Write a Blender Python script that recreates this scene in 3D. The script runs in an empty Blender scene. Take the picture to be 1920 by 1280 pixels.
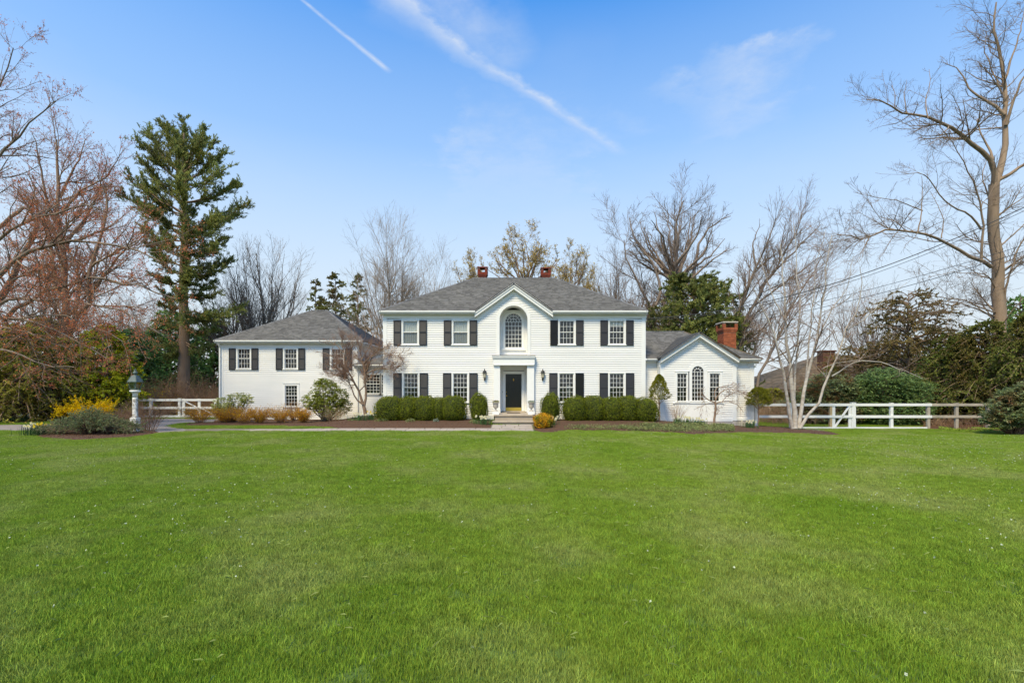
import bpy, bmesh, math, random
import numpy as np
from mathutils import Vector, geometry
rng = np.random.default_rng(7); random.seed(7)
S = bpy.context.scene
COL = S.collection
FPX, HZ, CAMZ = 900.0, 723.0, 2.0          # focal length in photo pixels, horizon row, lens height

# ------------------------------------------------------------------ camera, sky, sun, exposure
cam = bpy.data.cameras.new('camera'); camo = bpy.data.objects.new('camera', cam); COL.objects.link(camo)
camo.location = (0, 0, CAMZ); camo.rotation_euler = (math.radians(90), 0, 0)
cam.lens = FPX/1920*36; cam.sensor_width = 36; cam.shift_y = (HZ-640)/1920
cam.clip_start = 0.05; cam.clip_end = 3000
S.camera = camo
S.view_settings.view_transform = 'Standard'; S.view_settings.look = 'None'
S.view_settings.gamma = 1; S.view_settings.use_curve_mapping = False
S.view_settings.exposure = 1.06
SUN_EL, SUN_AZ = 56.0, 205.0              # azimuth measured from +Y clockwise; the sun is behind the camera, a little to its left
W = bpy.data.worlds.new('World'); S.world = W; W.use_nodes = True
wn, wl = W.node_tree.nodes, W.node_tree.links
wn.clear()
def WN(t, **k):
    n = wn.new(t)
    for a, b in k.items(): setattr(n, a, b)
    return n
sky = WN('ShaderNodeTexSky', sky_type='NISHITA', sun_disc=False)
sky.sun_elevation = math.radians(SUN_EL); sky.sun_rotation = math.radians(SUN_AZ)
sky.altitude = 0; sky.air_density = 1.0; sky.dust_density = 0.3; sky.ozone_density = 2.0
def wmath(op, a, b=None, c=None, clamp=False):
    n = WN('ShaderNodeMath', operation=op, use_clamp=clamp)
    for i, v in enumerate((a, b, c)):
        if v is None: continue
        if isinstance(v, (int, float)): n.inputs[i].default_value = v
        else: wl.new(v, n.inputs[i])
    return n.outputs[0]
tc = WN('ShaderNodeTexCoord'); sp = WN('ShaderNodeSeparateXYZ'); wl.new(tc.outputs['Generated'], sp.inputs[0])
X, Y, Z = sp.outputs
# high thin clouds lie on a plane far overhead: a direction meets it at (x/z, y/z)
def wnoise(vec, scale, detail=6, rough=.6, dist=0):
    n = WN('ShaderNodeTexNoise'); wl.new(vec, n.inputs['Vector'])
    n.inputs['Scale'].default_value = scale; n.inputs['Detail'].default_value = detail
    n.inputs['Roughness'].default_value = rough; n.inputs['Distortion'].default_value = dist
    return n.outputs[0]
zz = wmath('MAXIMUM', Z, .03)
cu, cv = wmath('DIVIDE', X, zz), wmath('DIVIDE', Y, zz)
cvec = WN('ShaderNodeCombineXYZ'); wl.new(cu, cvec.inputs[0]); wl.new(cv, cvec.inputs[1]); cvec = cvec.outputs[0]
def cpos(px, py):
    z = (HZ-py)/FPX
    return ((px-960)/FPX/z, 1/z)
nz1 = wnoise(cvec, 1.3, 8, .62); nz2 = wnoise(cvec, 7, 7, .65); nz3 = wnoise(cvec, .5, 5, .55)
def streak(p0, p1, w0, w1, soft, dens0, dens1, warp=.05):
    """a cloud band between two points of the cloud plane, its half width going from w0 to w1"""
    (ax, ay), (bx, by) = p0, p1
    L = math.hypot(bx-ax, by-ay); dx, dy = (bx-ax)/L, (by-ay)/L
    qx = wmath('ADD', wmath('SUBTRACT', cu, ax), wmath('MULTIPLY', wmath('SUBTRACT', nz1, .5), warp*2))
    qy = wmath('ADD', wmath('SUBTRACT', cv, ay), wmath('MULTIPLY', wmath('SUBTRACT', nz2, .5), warp))
    t = wmath('DIVIDE', wmath('ADD', wmath('MULTIPLY', qx, dx), wmath('MULTIPLY', qy, dy)), L)
    d = wmath('ABSOLUTE', wmath('SUBTRACT', wmath('MULTIPLY', qx, dy), wmath('MULTIPLY', qy, dx)))
    w = wmath('ADD', w0, wmath('MULTIPLY', wmath('MULTIPLY', t, 1, clamp=True), w1-w0))
    e = wmath('SUBTRACT', 1, wmath('DIVIDE', d, w), clamp=True)
    e = wmath('POWER', e, soft)
    ends = wmath('MULTIPLY', wmath('MULTIPLY', wmath('SUBTRACT', 1.0, t, clamp=True), 9, clamp=True), wmath('MULTIPLY', wmath('ADD', t, .02, clamp=True), 9, clamp=True))
    dn = wmath('ADD', dens0, wmath('MULTIPLY', t, dens1-dens0))
    return wmath('MULTIPLY', wmath('MULTIPLY', e, ends), wmath('MULTIPLY', dn, wmath('MULTIPLY', wmath('SUBTRACT', nz2, .18), 2.2, clamp=True)), clamp=True)
cl = streak(cpos(555, -8), cpos(733, 138), .007, .015, .9, .95, .75, .024)
cl2 = streak(cpos(705, -30), cpos(1000, 185), .11, .035, 1.3, .85, .6, .16)
cl6 = streak(cpos(770, -60), cpos(985, 135), .26, .10, 1.0, .50, .25, .12)
cl3 = streak(cpos(960, 155), cpos(1175, 292), .030, .050, 1.2, .85, .35, .09)
cl4 = streak(cpos(1385, 70), cpos(1390, 265), .14, .24, .9, .48, .25, .35)
cl5 = streak(cpos(820, 300), cpos(1120, 330), .6, .5, .9, .30, .22, .7)
cl7 = streak(cpos(1220, 150), cpos(1480, 215), .08, .14, .8, .28, .3, .3)
hz_ = wmath('MULTIPLY', wmath('SUBTRACT', nz3, .52), 1.6, clamp=True)
cloud = wmath('MAXIMUM', wmath('MAXIMUM', wmath('MAXIMUM', cl, wmath('MAXIMUM', cl2, cl6)), wmath('MAXIMUM', cl3, cl4)), wmath('MAXIMUM', wmath('MAXIMUM', cl5, cl7), wmath('MULTIPLY', hz_, .45)))
cloud = wmath('MULTIPLY', cloud, wmath('MULTIPLY', wmath('SUBTRACT', Z, .03), 12, clamp=True))
# pale air towards the horizon
pale = WN('ShaderNodeMapRange'); wl.new(Z, pale.inputs[0])
pale.inputs[1].default_value = 0.0; pale.inputs[2].default_value = .645; pale.inputs[3].default_value = 1.0; pale.inputs[4].default_value = 0.0
palef = wmath('POWER', pale.outputs[0], .60)
tint = WN('ShaderNodeMix', data_type='RGBA', blend_type='MULTIPLY'); tint.inputs[0].default_value = 1; wl.new(sky.outputs[0], tint.inputs[6]); tint.inputs[7].default_value = (.05, .80, 1.36, 1)   # the photograph's deep saturated blue
mixh = WN('ShaderNodeMix', data_type='RGBA'); wl.new(palef, mixh.inputs[0]); wl.new(tint.outputs[2], mixh.inputs[6]); mixh.inputs[7].default_value = (2.70, 3.30, 3.72, 1)
low = WN('ShaderNodeMapRange'); wl.new(Z, low.inputs[0]); low.inputs[1].default_value = .0; low.inputs[2].default_value = .44; low.inputs[3].default_value = 1.0; low.inputs[4].default_value = 0
mixl = WN('ShaderNodeMix', data_type='RGBA'); wl.new(low.outputs[0], mixl.inputs[0]); wl.new(mixh.outputs[2], mixl.inputs[6]); mixl.inputs[7].default_value = (3.35, 3.62, 3.80, 1)
mixc = WN('ShaderNodeMix', data_type='RGBA'); wl.new(cloud, mixc.inputs[0]); wl.new(mixl.outputs[2], mixc.inputs[6]); mixc.inputs[7].default_value = (3.1, 3.4, 3.85, 1)
bg = WN('ShaderNodeBackground'); bg.inputs[1].default_value = 0.115
wl.new(mixc.outputs[2], bg.inputs[0])
wo = WN('ShaderNodeOutputWorld'); wl.new(bg.outputs[0], wo.inputs[0])
sun = bpy.data.lights.new('sun', 'SUN'); sun.energy = 2.6; sun.angle = math.radians(16); sun.color = (1.0, .84, .54)
suno = bpy.data.objects.new('sun', sun); COL.objects.link(suno)
az, el = math.radians(SUN_AZ), math.radians(SUN_EL)
sd = Vector((math.sin(az)*math.cos(el), math.cos(az)*math.cos(el), math.sin(el)))
suno.rotation_euler = sd.to_track_quat('Z', 'Y').to_euler(); suno.location = (0, 0, 60)
S.cycles.max_bounces = 6; S.cycles.transparent_max_bounces = 12; S.cycles.caustics_reflective = False; S.cycles.caustics_refractive = False
S.cycles.use_denoising = True

# ------------------------------------------------------------------ ground height and pixel helpers
def ss(t): t = min(1.0, max(0.0, t)); return t*t*(3-2*t)
def zg(x, y):
    z = 0.20*ss((y-21.0)/3.4)*ss((x+10.5)/2.5)*(1-ss((x-5.5)/5))*(1-ss((y-60)/40))
    z -= 0.34*ss((x-8)/9)*ss((y-14)/10)
    z -= 0.07*ss((-x-16)/4)*ss((y-26)/4)
    return z
def at(px, py, Y): return ((px-960)*Y/FPX, Y, CAMZ+(HZ-py)*Y/FPX)
def gx(px, Y): return (px-960)*Y/FPX
def gpt(px, py):
    Y = 20.0
    for _ in range(12):
        Y = (CAMZ-zg((px-960)*Y/FPX, Y))*FPX/(py-HZ)
    return ((px-960)*Y/FPX, Y)

# ------------------------------------------------------------------ materials
def nt(name):
    m = bpy.data.materials.new(name); m.use_nodes = True
    return m, m.node_tree.nodes, m.node_tree.links, m.node_tree.nodes['Principled BSDF']
def material(name, col, col2=None, rough=.7, scale=4, island=0.0, hue=0.0, bump=0.0, bscale=40, metal=0, spec=.3, trans=0.0, mottle=0.0, detail=5, contrast=1.0, inst=False, stretch=None, c3=None, c3scale=.4, world=False):
    """colour varies by noise between col and col2, by island (brightness, hue) and gets a fine bump"""
    m, n, l, b = nt(name)
    if world:
        geo = n.new('ShaderNodeNewGeometry'); vec = geo.outputs['Position']
    else:
        t = n.new('ShaderNodeTexCoord'); vec = t.outputs['Object']
    if stretch:
        mp = n.new('ShaderNodeMapping'); mp.inputs['Scale'].default_value = stretch; l.new(vec, mp.inputs[0]); vec = mp.outputs[0]
    nz = n.new('ShaderNodeTexNoise'); nz.inputs['Scale'].default_value = scale; nz.inputs['Detail'].default_value = detail
    l.new(vec, nz.inputs['Vector'])
    mr = n.new('ShaderNodeMapRange'); mr.inputs[1].default_value = .5-.22/contrast; mr.inputs[2].default_value = .5+.22/contrast
    l.new(nz.outputs[0], mr.inputs[0])
    mx = n.new('ShaderNodeMix'); mx.data_type = 'RGBA'
    c2 = col2 or tuple(c*.8 for c in col)
    mx.inputs[6].default_value = (*col, 1); mx.inputs[7].default_value = (*c2, 1)
    l.new(mr.outputs[0], mx.inputs[0]); out = mx.outputs[2]
    if c3:
        nz3 = n.new('ShaderNodeTexNoise'); nz3.inputs['Scale'].default_value = c3scale; nz3.inputs['Detail'].default_value = 4; l.new(vec, nz3.inputs['Vector'])
        mr3 = n.new('ShaderNodeMapRange'); mr3.inputs[1].default_value = .46; mr3.inputs[2].default_value = .66; l.new(nz3.outputs[0], mr3.inputs[0])
        m3 = n.new('ShaderNodeMix'); m3.data_type = 'RGBA'; l.new(mr3.outputs[0], m3.inputs[0]); l.new(out, m3.inputs[6]); m3.inputs[7].default_value = (*c3, 1); out = m3.outputs[2]
    if mottle:
        mo = n.new('ShaderNodeTexNoise'); mo.inputs['Scale'].default_value = 4.5; mo.inputs['Detail'].default_value = 6; mo.inputs['Roughness'].default_value = .65; l.new(vec, mo.inputs['Vector'])
        mm = n.new('ShaderNodeMapRange'); mm.inputs[1].default_value = .35; mm.inputs[2].default_value = .65; mm.inputs[3].default_value = 1-mottle; mm.inputs[4].default_value = 1+mottle; l.new(mo.outputs[0], mm.inputs[0])
        hm_ = n.new('ShaderNodeHueSaturation'); l.new(out, hm_.inputs['Color']); l.new(mm.outputs[0], hm_.inputs['Value']); out = hm_.outputs[0]
    if island or hue or inst:
        hs = n.new('ShaderNodeHueSaturation'); l.new(out, hs.inputs['Color'])
        g = n.new('ShaderNodeNewGeometry'); rnd = g.outputs['Random Per Island']
        if inst:
            oi = n.new('ShaderNodeObjectInfo')
            ad = n.new('ShaderNodeMath'); ad.operation = 'ADD'; l.new(rnd, ad.inputs[0]); l.new(oi.outputs['Random'], ad.inputs[1])
            fr = n.new('ShaderNodeMath'); fr.operation = 'FRACT'; l.new(ad.outputs[0], fr.inputs[0]); rnd = fr.outputs[0]
        a = n.new('ShaderNodeMapRange'); l.new(rnd, a.inputs[0]); a.inputs[3].default_value = 1-island; a.inputs[4].default_value = 1+island; l.new(a.outputs[0], hs.inputs['Value'])
        if hue:
            wnz = n.new('ShaderNodeTexWhiteNoise'); wnz.noise_dimensions = '1D'; l.new(rnd, wnz.inputs['W'])
            h = n.new('ShaderNodeMapRange'); l.new(wnz.outputs[0], h.inputs[0]); h.inputs[3].default_value = .5-hue; h.inputs[4].default_value = .5+hue; l.new(h.outputs[0], hs.inputs['Hue'])
        out = hs.outputs[0]
    l.new(out, b.inputs['Base Color'])
    b.inputs['Roughness'].default_value = rough; b.inputs['Metallic'].default_value = metal; b.inputs['Specular IOR Level'].default_value = spec
    if bump:
        nb = n.new('ShaderNodeTexNoise'); nb.inputs['Scale'].default_value = bscale; nb.inputs['Detail'].default_value = 6; l.new(vec, nb.inputs['Vector'])
        bp = n.new('ShaderNodeBump'); bp.inputs['Strength'].default_value = 1; bp.inputs['Distance'].default_value = bump
        l.new(nb.outputs[0], bp.inputs['Height']); l.new(bp.outputs[0], b.inputs['Normal'])
    if trans:
        tr = n.new('ShaderNodeBsdfTranslucent'); l.new(out, tr.inputs[0])
        ms = n.new('ShaderNodeMixShader'); ms.inputs[0].default_value = trans
        o = n['Material Output']; l.new(b.outputs[0], ms.inputs[1]); l.new(tr.outputs[0], ms.inputs[2]); l.new(ms.outputs[0], o.inputs[0])
    return m
def glass_mat(name, tint=(.9, .95, .95), base=.03, extra=.06, rough=.01):
    m, n, l, b = nt(name); n.remove(b)
    tr = n.new('ShaderNodeBsdfTransparent'); tr.inputs[0].default_value = (*tint, 1)
    gl = n.new('ShaderNodeBsdfGlossy'); gl.inputs['Roughness'].default_value = rough
    fr = n.new('ShaderNodeLayerWeight'); pw = n.new('ShaderNodeMath'); pw.operation = 'POWER'; pw.inputs[1].default_value = 4; l.new(fr.outputs['Facing'], pw.inputs[0])
    ad = n.new('ShaderNodeMath'); ad.operation = 'MULTIPLY_ADD'; ad.inputs[1].default_value = .8; ad.inputs[2].default_value = .03+extra; ad.use_clamp = True; l.new(pw.outputs[0], ad.inputs[0])
    nz = n.new('ShaderNodeTexNoise'); nz.inputs['Scale'].default_value = 2.5
    bp = n.new('ShaderNodeBump'); bp.inputs['Strength'].default_value = .3; bp.inputs['Distance'].default_value = .01; l.new(nz.outputs[0], bp.inputs['Height']); l.new(bp.outputs[0], gl.inputs['Normal'])
    ms = n.new('ShaderNodeMixShader'); l.new(ad.outputs[0], ms.inputs[0]); l.new(tr.outputs[0], ms.inputs[1]); l.new(gl.outputs[0], ms.inputs[2])
    l.new(ms.outputs[0], n['Material Output'].inputs[0])
    return m
M = {}
M['paint'] = material('white_paint', (.80, .80, .77), (.75, .75, .72), .55, 3, bump=.0008, bscale=60)
M['trim'] = material('white_trim', (.82, .82, .79), (.78, .78, .75), .5, 5)
M['clap'] = material('clapboard_paint', (.80, .79, .76), (.73, .725, .695), .6, .9, island=.012, bump=.001, bscale=30, stretch=(.5, 1, 4))
M['shutter'] = material('shutter_paint', (.032, .034, .040), (.026, .027, .032), .5, 3)
M['shutter_dark'] = material('shutter_dark', (.012, .012, .012), (.010, .010, .010), .35, 3)
M['roof'] = material('roof_shingle', (0.138, 0.136, 0.132), (0.106, 0.104, 0.103), .9, 1.2, island=.30, bump=.002, bscale=90)
M['roof_brown'] = material('roof_shingle_brown', (.12, .085, .055), (.085, .075, .05), .9, 2, island=.25)
M['brick'] = material('brick_orange', (0.38, 0.115, 0.05), (0.28, 0.08, 0.038), .85, 6, island=.22, bump=.002, bscale=60)
M['brick_red'] = material('brick_red', (.24, .045, .025), (.17, .035, .02), .85, 6, island=.22)
M['mortar'] = material('mortar', (.36, .28, .22), None, .95, 10)
M['door'] = material('door_black', (.006, .006, .006), (.008, .008, .008), .22, 4, spec=.5)
M['brass'] = material('brass', (.72, .45, .10), (.6, .38, .08), .3, 6, metal=1)
M['brass_plate'] = material('brass_plate', (.50, .38, .08), (.42, .32, .06), .5, 6, metal=.5)
M['glass'] = glass_mat('window_glass', (.90, .92, .91), extra=.02)
M['lampglass'] = glass_mat('lamp_glass', (.62, .66, .62), extra=.12, rough=.1)
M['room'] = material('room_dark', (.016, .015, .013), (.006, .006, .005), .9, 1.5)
M['curtain'] = material('curtain', (.88, .88, .86), (.74, .75, .74), .8, 6, stretch=(8, 1, .5), trans=.2)
M['blind'] = material('blind_grey', (.30, .31, .31), (.22, .23, .23), .8, 6, stretch=(8, 1, .5))
M['iron'] = material('iron_dark', (.03, .03, .028), (.02, .02, .02), .5, 8)
M['verdigris'] = material('verdigris', (0.132, 0.180, 0.162), (0.078, 0.102, 0.090), .6, 9, metal=.2)
M['frosted'] = material('seeded_glass', (.50, .46, .33), (.35, .33, .25), .25, 12, spec=.5)
M['stone'] = material('stone_slab', (.42, .35, .26), (.32, .27, .21), .85, 3, bump=.004, bscale=25)
M['flag'] = material('flagstone', (.40, .345, .275), (.30, .265, .225), .85, 2.5, island=.14, hue=.015, bump=.004, bscale=20)
M['joint'] = material('sand_joint', (.20, .17, .13), (.15, .13, .1), .95, 8, bump=.005)
M['concrete'] = material('foundation', (.52, .46, .40), (.42, .37, .32), .9, 2, bump=.004)
M['urn'] = material('urn_stone', (.55, .50, .43), (.42, .38, .32), .85, 8, bump=.003)
M['mat'] = material('doormat', (.06, .035, .02), None, .95, 30)
M['asphalt'] = material('asphalt', (.27, .235, .215), (.21, .19, .175), .9, 1.2, bump=.006, bscale=60)
M['mulch'] = material('mulch', (0.12, 0.064, 0.036), (0.07, 0.038, 0.022), .95, 14, bump=.035, bscale=22, detail=8)
M['chip'] = material('bark_chip', (.12, .05, .026), (.07, .03, .016), .9, 5, island=.5)
M['litter'] = material('leaf_litter', (.17, .075, .035), (.09, .05, .025), .95, 6, bump=.04, bscale=14, island=.4)
M['soil'] = material('lawn_soil', (0.072, 0.124, 0.023), (0.104, 0.156, 0.034), .95, .5, bump=.02, bscale=25, world=True, detail=8, c3=(.04, .07, .015), c3scale=.15)
M['grass'] = material('grass_blades', (.200, .318, .028), (.290, .385, .052), .6, .45, island=.40, hue=.018, world=True, inst=True, trans=.28, c3=(.33, .385, .10), c3scale=.5, detail=7, mottle=.19, spec=.12)
M['clover'] = material('clover_white', (.62, .68, .48), None, .8, 3, trans=.2)
M['fence'] = material('fence_paint', (.80, .80, .77), (.70, .70, .67), .6, 3, bump=.001)
M['fence_old'] = material('fence_weathered', (.46, .40, .32), (.30, .27, .22), .8, 3, bump=.002)
M['raw_wood'] = material('raw_wood', (.50, .37, .2), (.42, .30, .16), .8, 5)
def bark(name, a, b, **k): return material(name, a, b, .9, 3, bump=.02, bscale=9, stretch=(1, 1, .25), **k)
M['bark'] = bark('bark_brown', (0.297, 0.204, 0.138), (0.187, 0.127, 0.088))
M['bark_grey'] = bark('bark_grey', (0.225, 0.176, 0.131), (0.143, 0.112, 0.090))
M['bark_syc'] = bark('bark_sycamore', (0.332, 0.239, 0.166), (0.195, 0.142, 0.098))
M['bark_far'] = bark('bark_distant', (0.264, 0.206, 0.164), (0.190, 0.147, 0.121))
M['birch'] = material('birch_bark', (0.520, 0.484, 0.433), (0.326, 0.275, 0.224), .8, 3.5, bump=.004, bscale=30, stretch=(1, 1, 2.2), detail=7, contrast=1.2)
M['twig'] = material('twigs', (0.235, 0.168, 0.122), (0.163, 0.118, 0.091), .9, 3)
M['twig_pale'] = material('twigs_pale', (.38, .31, .25), (.25, .20, .16), .9, 3)
M['twig_red'] = material('twigs_red', (0.33, 0.2, 0.14), (0.25, 0.155, 0.11), .9, 2)
M['bud_red'] = material('red_buds', (.58,.165,.065), (.50,.20,.09), .8, .8, island=.3, hue=.02, trans=.3, spec=.12)
M['bud_yellow'] = material('yellow_buds', (0.624, 0.432, 0.102), (0.504, 0.396, 0.120), .8, .8, island=.3, trans=.3, spec=.12)
M['pine'] = material('pine_needles', (0.355, 0.380, 0.109), (0.194, 0.228, 0.066), .65, .6, island=.5, hue=.02, trans=.45, c3=(.16, .165, .055), c3scale=.25, spec=.12)
M['spruce'] = material('spruce_needles', (0.337, 0.336, 0.097), (0.198, 0.235, 0.079), .7, .7, island=.5, hue=.025, trans=.45, c3=(.15, .10, .04), c3scale=.5, spec=.12)
M['hemlock'] = material('hemlock_needles', (0.559, 0.521, 0.084), (0.296, 0.321, 0.059), .7, .7, island=.5, hue=.02, trans=.45, c3=(.15, .12, .025), c3scale=.45, spec=.12)
M['hem_olive'] = material('olive_needles', (0.260, 0.289, 0.062), (0.146, 0.181, 0.044), .7, .7, island=.5, hue=.02, trans=.45, c3=(.16, .115, .035), c3scale=.45, spec=.12)
M['hem_dark'] = material('dark_evergreen', (0.359, 0.575, 0.185), (0.227, 0.373, 0.133), .7, .7, island=.5, hue=.02, trans=.45, spec=.12)
M['hem_brown'] = material('browning_evergreen', (0.381, 0.279, 0.104), (0.234, 0.191, 0.074), .7, .6, island=.5, hue=.02, trans=.45, spec=.12)
M['cypress'] = material('golden_cypress', (0.634, 0.595, 0.034), (0.346, 0.414, 0.030), .7, 1.0, island=.45, hue=.015, trans=.45, spec=.12)
M['juniper'] = material('juniper_needles', (0.297, 0.341, 0.154), (0.165, 0.209, 0.094), .75, 1.3, island=.5, hue=.015, trans=.45, spec=.12)
M['box'] = material('boxwood_leaves', (0.213, 0.243, 0.017), (0.119, 0.160, 0.013), .5, 2.2, island=.5, hue=.015, trans=.42, spec=.12)
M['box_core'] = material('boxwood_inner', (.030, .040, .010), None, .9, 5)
M['dwarf'] = material('dwarf_spruce', (.27, .26, .022), (.16, .17, .016), .6, 2.0, island=.45, hue=.01, trans=.15, spec=.12)
M['rhodo'] = material('rhododendron_leaves', (0.32, 0.36, 0.05), (0.18, 0.22, 0.035), .4, 1.5, island=.45, hue=.02, trans=.42, spec=.25)
M['rhodo_dark'] = material('rhododendron_dark', (0.243, 0.346, 0.121), (0.146, 0.225, 0.081), .35, 1.5, island=.6, hue=.02, trans=.42, spec=.25)
M['rhodo_far'] = material('rhododendron_grey', (0.320, 0.387, 0.171), (0.171, 0.228, 0.101), .4, 1.5, island=.5, hue=.02, trans=.42, c3=(.19, .09, .04), c3scale=1.2, spec=.25)
M['pieris'] = material('pieris_leaves', (0.36, 0.38, 0.07), (0.21, 0.25, 0.04), .45, 1.5, island=.4, hue=.02, trans=.42, c3=(.62, .64, .34), c3scale=2.0, spec=.12)
M['forsythia'] = material('forsythia_flowers', (0.95, 0.68, 0.004), (0.85, 0.58, 0.004), .6, 2, island=.2, trans=.42, spec=.12)
M['spirea'] = material('spirea_leaves', (0.66, 0.37, 0.02), (0.5, 0.24, 0.02), .6, 3, island=.4, hue=.02, trans=.42, spec=.12)
M['spirea_gold'] = material('spirea_gold', (0.744, 0.340, 0.012), (0.408, 0.270, 0.016), .6, 4, island=.3, hue=.015, trans=.25, c3=(.17, .20, .02), c3scale=2.5, spec=.12)
M['stem_tan'] = material('stems_tan', (.40, .27, .17), (.28, .18, .11), .9, 3)
M['stem_brown'] = material('stems_brown', (.24, .145, .09), (.17, .10, .07), .9, 1, c3=(.36, .24, .13), c3scale=.5)
M['daff_leaf'] = material('daffodil_leaves', (.07, .14, .035), (.05, .11, .045), .5, 3, island=.3, trans=.2, spec=.12)
M['daff_white'] = material('daffodil_white', (.80, .80, .64), None, .6, 3, trans=.2)
M['daff_yellow'] = material('daffodil_yellow', (.85, .64, .02), None, .6, 3, trans=.2)
M['gcover'] = material('ground_cover_leaves', (0.25, 0.28, 0.1), (0.15, 0.18, 0.07), .7, 2, island=.5, hue=.03, trans=.15, spec=.12)
M['greyplant'] = material('silver_leaves', (.25, .30, .22), (.16, .2, .14), .7, 3, island=.3)
M['pinkflower'] = material('pink_flowers', (.45, .12, .14), (.12, .15, .05), .7, 30, island=.4)
M['wire'] = material('wire', (.06, .06, .065), None, .6, 3)
M['roof_far'] = material('roof_weathered', (.17, .135, .105), (.10, .085, .065), .9, .6, island=.35)
M['chimney_far'] = material('brick_brown', (.13, .06, .04), None, .9, 6)
M['neighbour_wall'] = material('neighbour_siding', (.30, .25, .2), None, .8, 3)
M['far_wood'] = material('distant_woods', (.20, .165, .14), (.15, .13, .11), .95, .5, island=.25)

# ------------------------------------------------------------------ object helpers
def props(o, label=None, cat=None, group=None, kind=None):
    if label: o['label'] = label
    if cat: o['category'] = cat
    if group: o['group'] = group
    if kind: o['kind'] = kind
    return o
def empty(name, loc, label=None, cat=None, group=None, kind=None):
    o = bpy.data.objects.new(name, None); o.location = loc; o.empty_display_size = .2; COL.objects.link(o)
    return props(o, label, cat, group, kind)
def npmesh(name, V, F, mat, parent=None, smooth=False, local=True):
    """V (n,3) in world coordinates, F (m,k) faces or a list of such arrays; the parent's origin is taken off"""
    Fs = F if isinstance(F, list) else [F]
    Fs = [np.asarray(f, dtype=np.int32) for f in Fs if len(f)]
    me = bpy.data.meshes.new(name)
    V = np.asarray(V, dtype=np.float32).reshape(-1, 3)
    if parent is not None and local: V = V-np.array(wloc(parent), dtype=np.float32)
    nl = sum(f.size for f in Fs); npoly = sum(len(f) for f in Fs)
    me.vertices.add(len(V)); me.vertices.foreach_set('co', V.ravel())
    me.loops.add(nl); me.loops.foreach_set('vertex_index', np.concatenate([f.ravel() for f in Fs]))
    me.polygons.add(npoly)
    tot = np.concatenate([np.full(len(f), f.shape[1], dtype=np.int32) for f in Fs])
    st = np.concatenate([[0], np.cumsum(tot)[:-1]]).astype(np.int32)
    me.polygons.foreach_set('loop_start', st)
    if smooth: me.polygons.foreach_set('use_smooth', np.ones(npoly, dtype=bool))
    me.update(calc_edges=True)
    me.materials.append(mat)
    o = bpy.data.objects.new(name, me); COL.objects.link(o)
    if parent is not None: o.parent = parent
    return o
def wloc(o):
    v = Vector(o.location)
    while o.parent is not None: o = o.parent; v += Vector(o.location)
    return v
class MB:
    """collects boxes, prisms and polygons and links them as ONE mesh object"""
    def __init__(s): s.v = []; s.f = []
    def box(s, x0, x1, y0, y1, z0, z1):
        b = len(s.v)
        s.v += [(x0,y0,z0),(x1,y0,z0),(x1,y1,z0),(x0,y1,z0),(x0,y0,z1),(x1,y0,z1),(x1,y1,z1),(x0,y1,z1)]
        s.f += [tuple(b+i for i in q) for q in ((0,1,5,4),(1,2,6,5),(2,3,7,6),(3,0,4,7),(4,5,6,7),(3,2,1,0))]
        return s
    def face(s, pts): b = len(s.v); s.v += [tuple(p) for p in pts]; s.f.append(tuple(range(b, b+len(pts)))); return s
    def prism(s, poly, off):
        """poly: list of points; extruded by the vector off"""
        n = len(poly); b = len(s.v)
        s.v += [tuple(p) for p in poly]+[tuple(p[i]+off[i] for i in range(3)) for p in poly]
        s.f.append(tuple(b+i for i in range(n))); s.f.append(tuple(b+n+i for i in reversed(range(n))))
        for i in range(n): j = (i+1) % n; s.f.append((b+j, b+i, b+n+i, b+n+j))
        return s
    def bar(s, p, q, w, h, up=(0,0,1)):
        p, q, up = Vector(p), Vector(q), Vector(up); d = (q-p).normalized(); sd_ = d.cross(up).normalized()*w/2; u = sd_.cross(d).normalized()*h/2
        s.prism([p-sd_-u, p+sd_-u, p+sd_+u, p-sd_+u], q-p); return s
    def lathe(s, prof, cx, cy, n=12, square=False):
        """prof: list of (radius, z)"""
        b = len(s.v); off = math.pi/4 if n == 4 else 0
        for r, z in prof:
            for i in range(n): a = off+2*math.pi*i/n; s.v.append((cx+r*math.cos(a), cy+r*math.sin(a), z))
        for k in range(len(prof)-1):
            for i in range(n): j = (i+1) % n; s.f.append((b+k*n+i, b+k*n+j, b+(k+1)*n+j, b+(k+1)*n+i))
        s.f.append(tuple(b+i for i in reversed(range(n)))); s.f.append(tuple(b+(len(prof)-1)*n+i for i in range(n)))
        return s
    def build(s, name, mat, parent=None, bevel=0, smooth=False, label=None, kind=None):
        me = bpy.data.meshes.new(name)
        off = wloc(parent) if parent is not None else Vector((0,0,0))
        me.from_pydata([(v[0]-off.x, v[1]-off.y, v[2]-off.z) for v in s.v], [], s.f); me.materials.append(mat)
        if smooth: me.polygons.foreach_set('use_smooth', [True]*len(me.polygons))
        bm = bmesh.new(); bm.from_mesh(me); bmesh.ops.recalc_face_normals(bm, faces=bm.faces); bm.to_mesh(me); bm.free()
        me.update()
        o = bpy.data.objects.new(name, me); COL.objects.link(o)
        if parent is not None: o.parent = parent
        if bevel:
            md = o.modifiers.new('edge', 'BEVEL'); md.width = bevel; md.segments = 2; md.limit_method = 'ANGLE'
        return props(o, label, None, None, kind)
def copy_tree(o, parent=None):
    c = o.copy(); COL.objects.link(c)
    if parent is not None: c.parent = parent
    for ch in list(o.children): copy_tree(ch, c)
    return c
def place(o, x, y, rz=0.0, s=1.0, z=None, sz=None):
    o.location = (x, y, zg(x, y) if z is None else z); o.rotation_euler = (0, 0, rz); o.scale = (s, s, sz or s)
    return o

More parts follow.
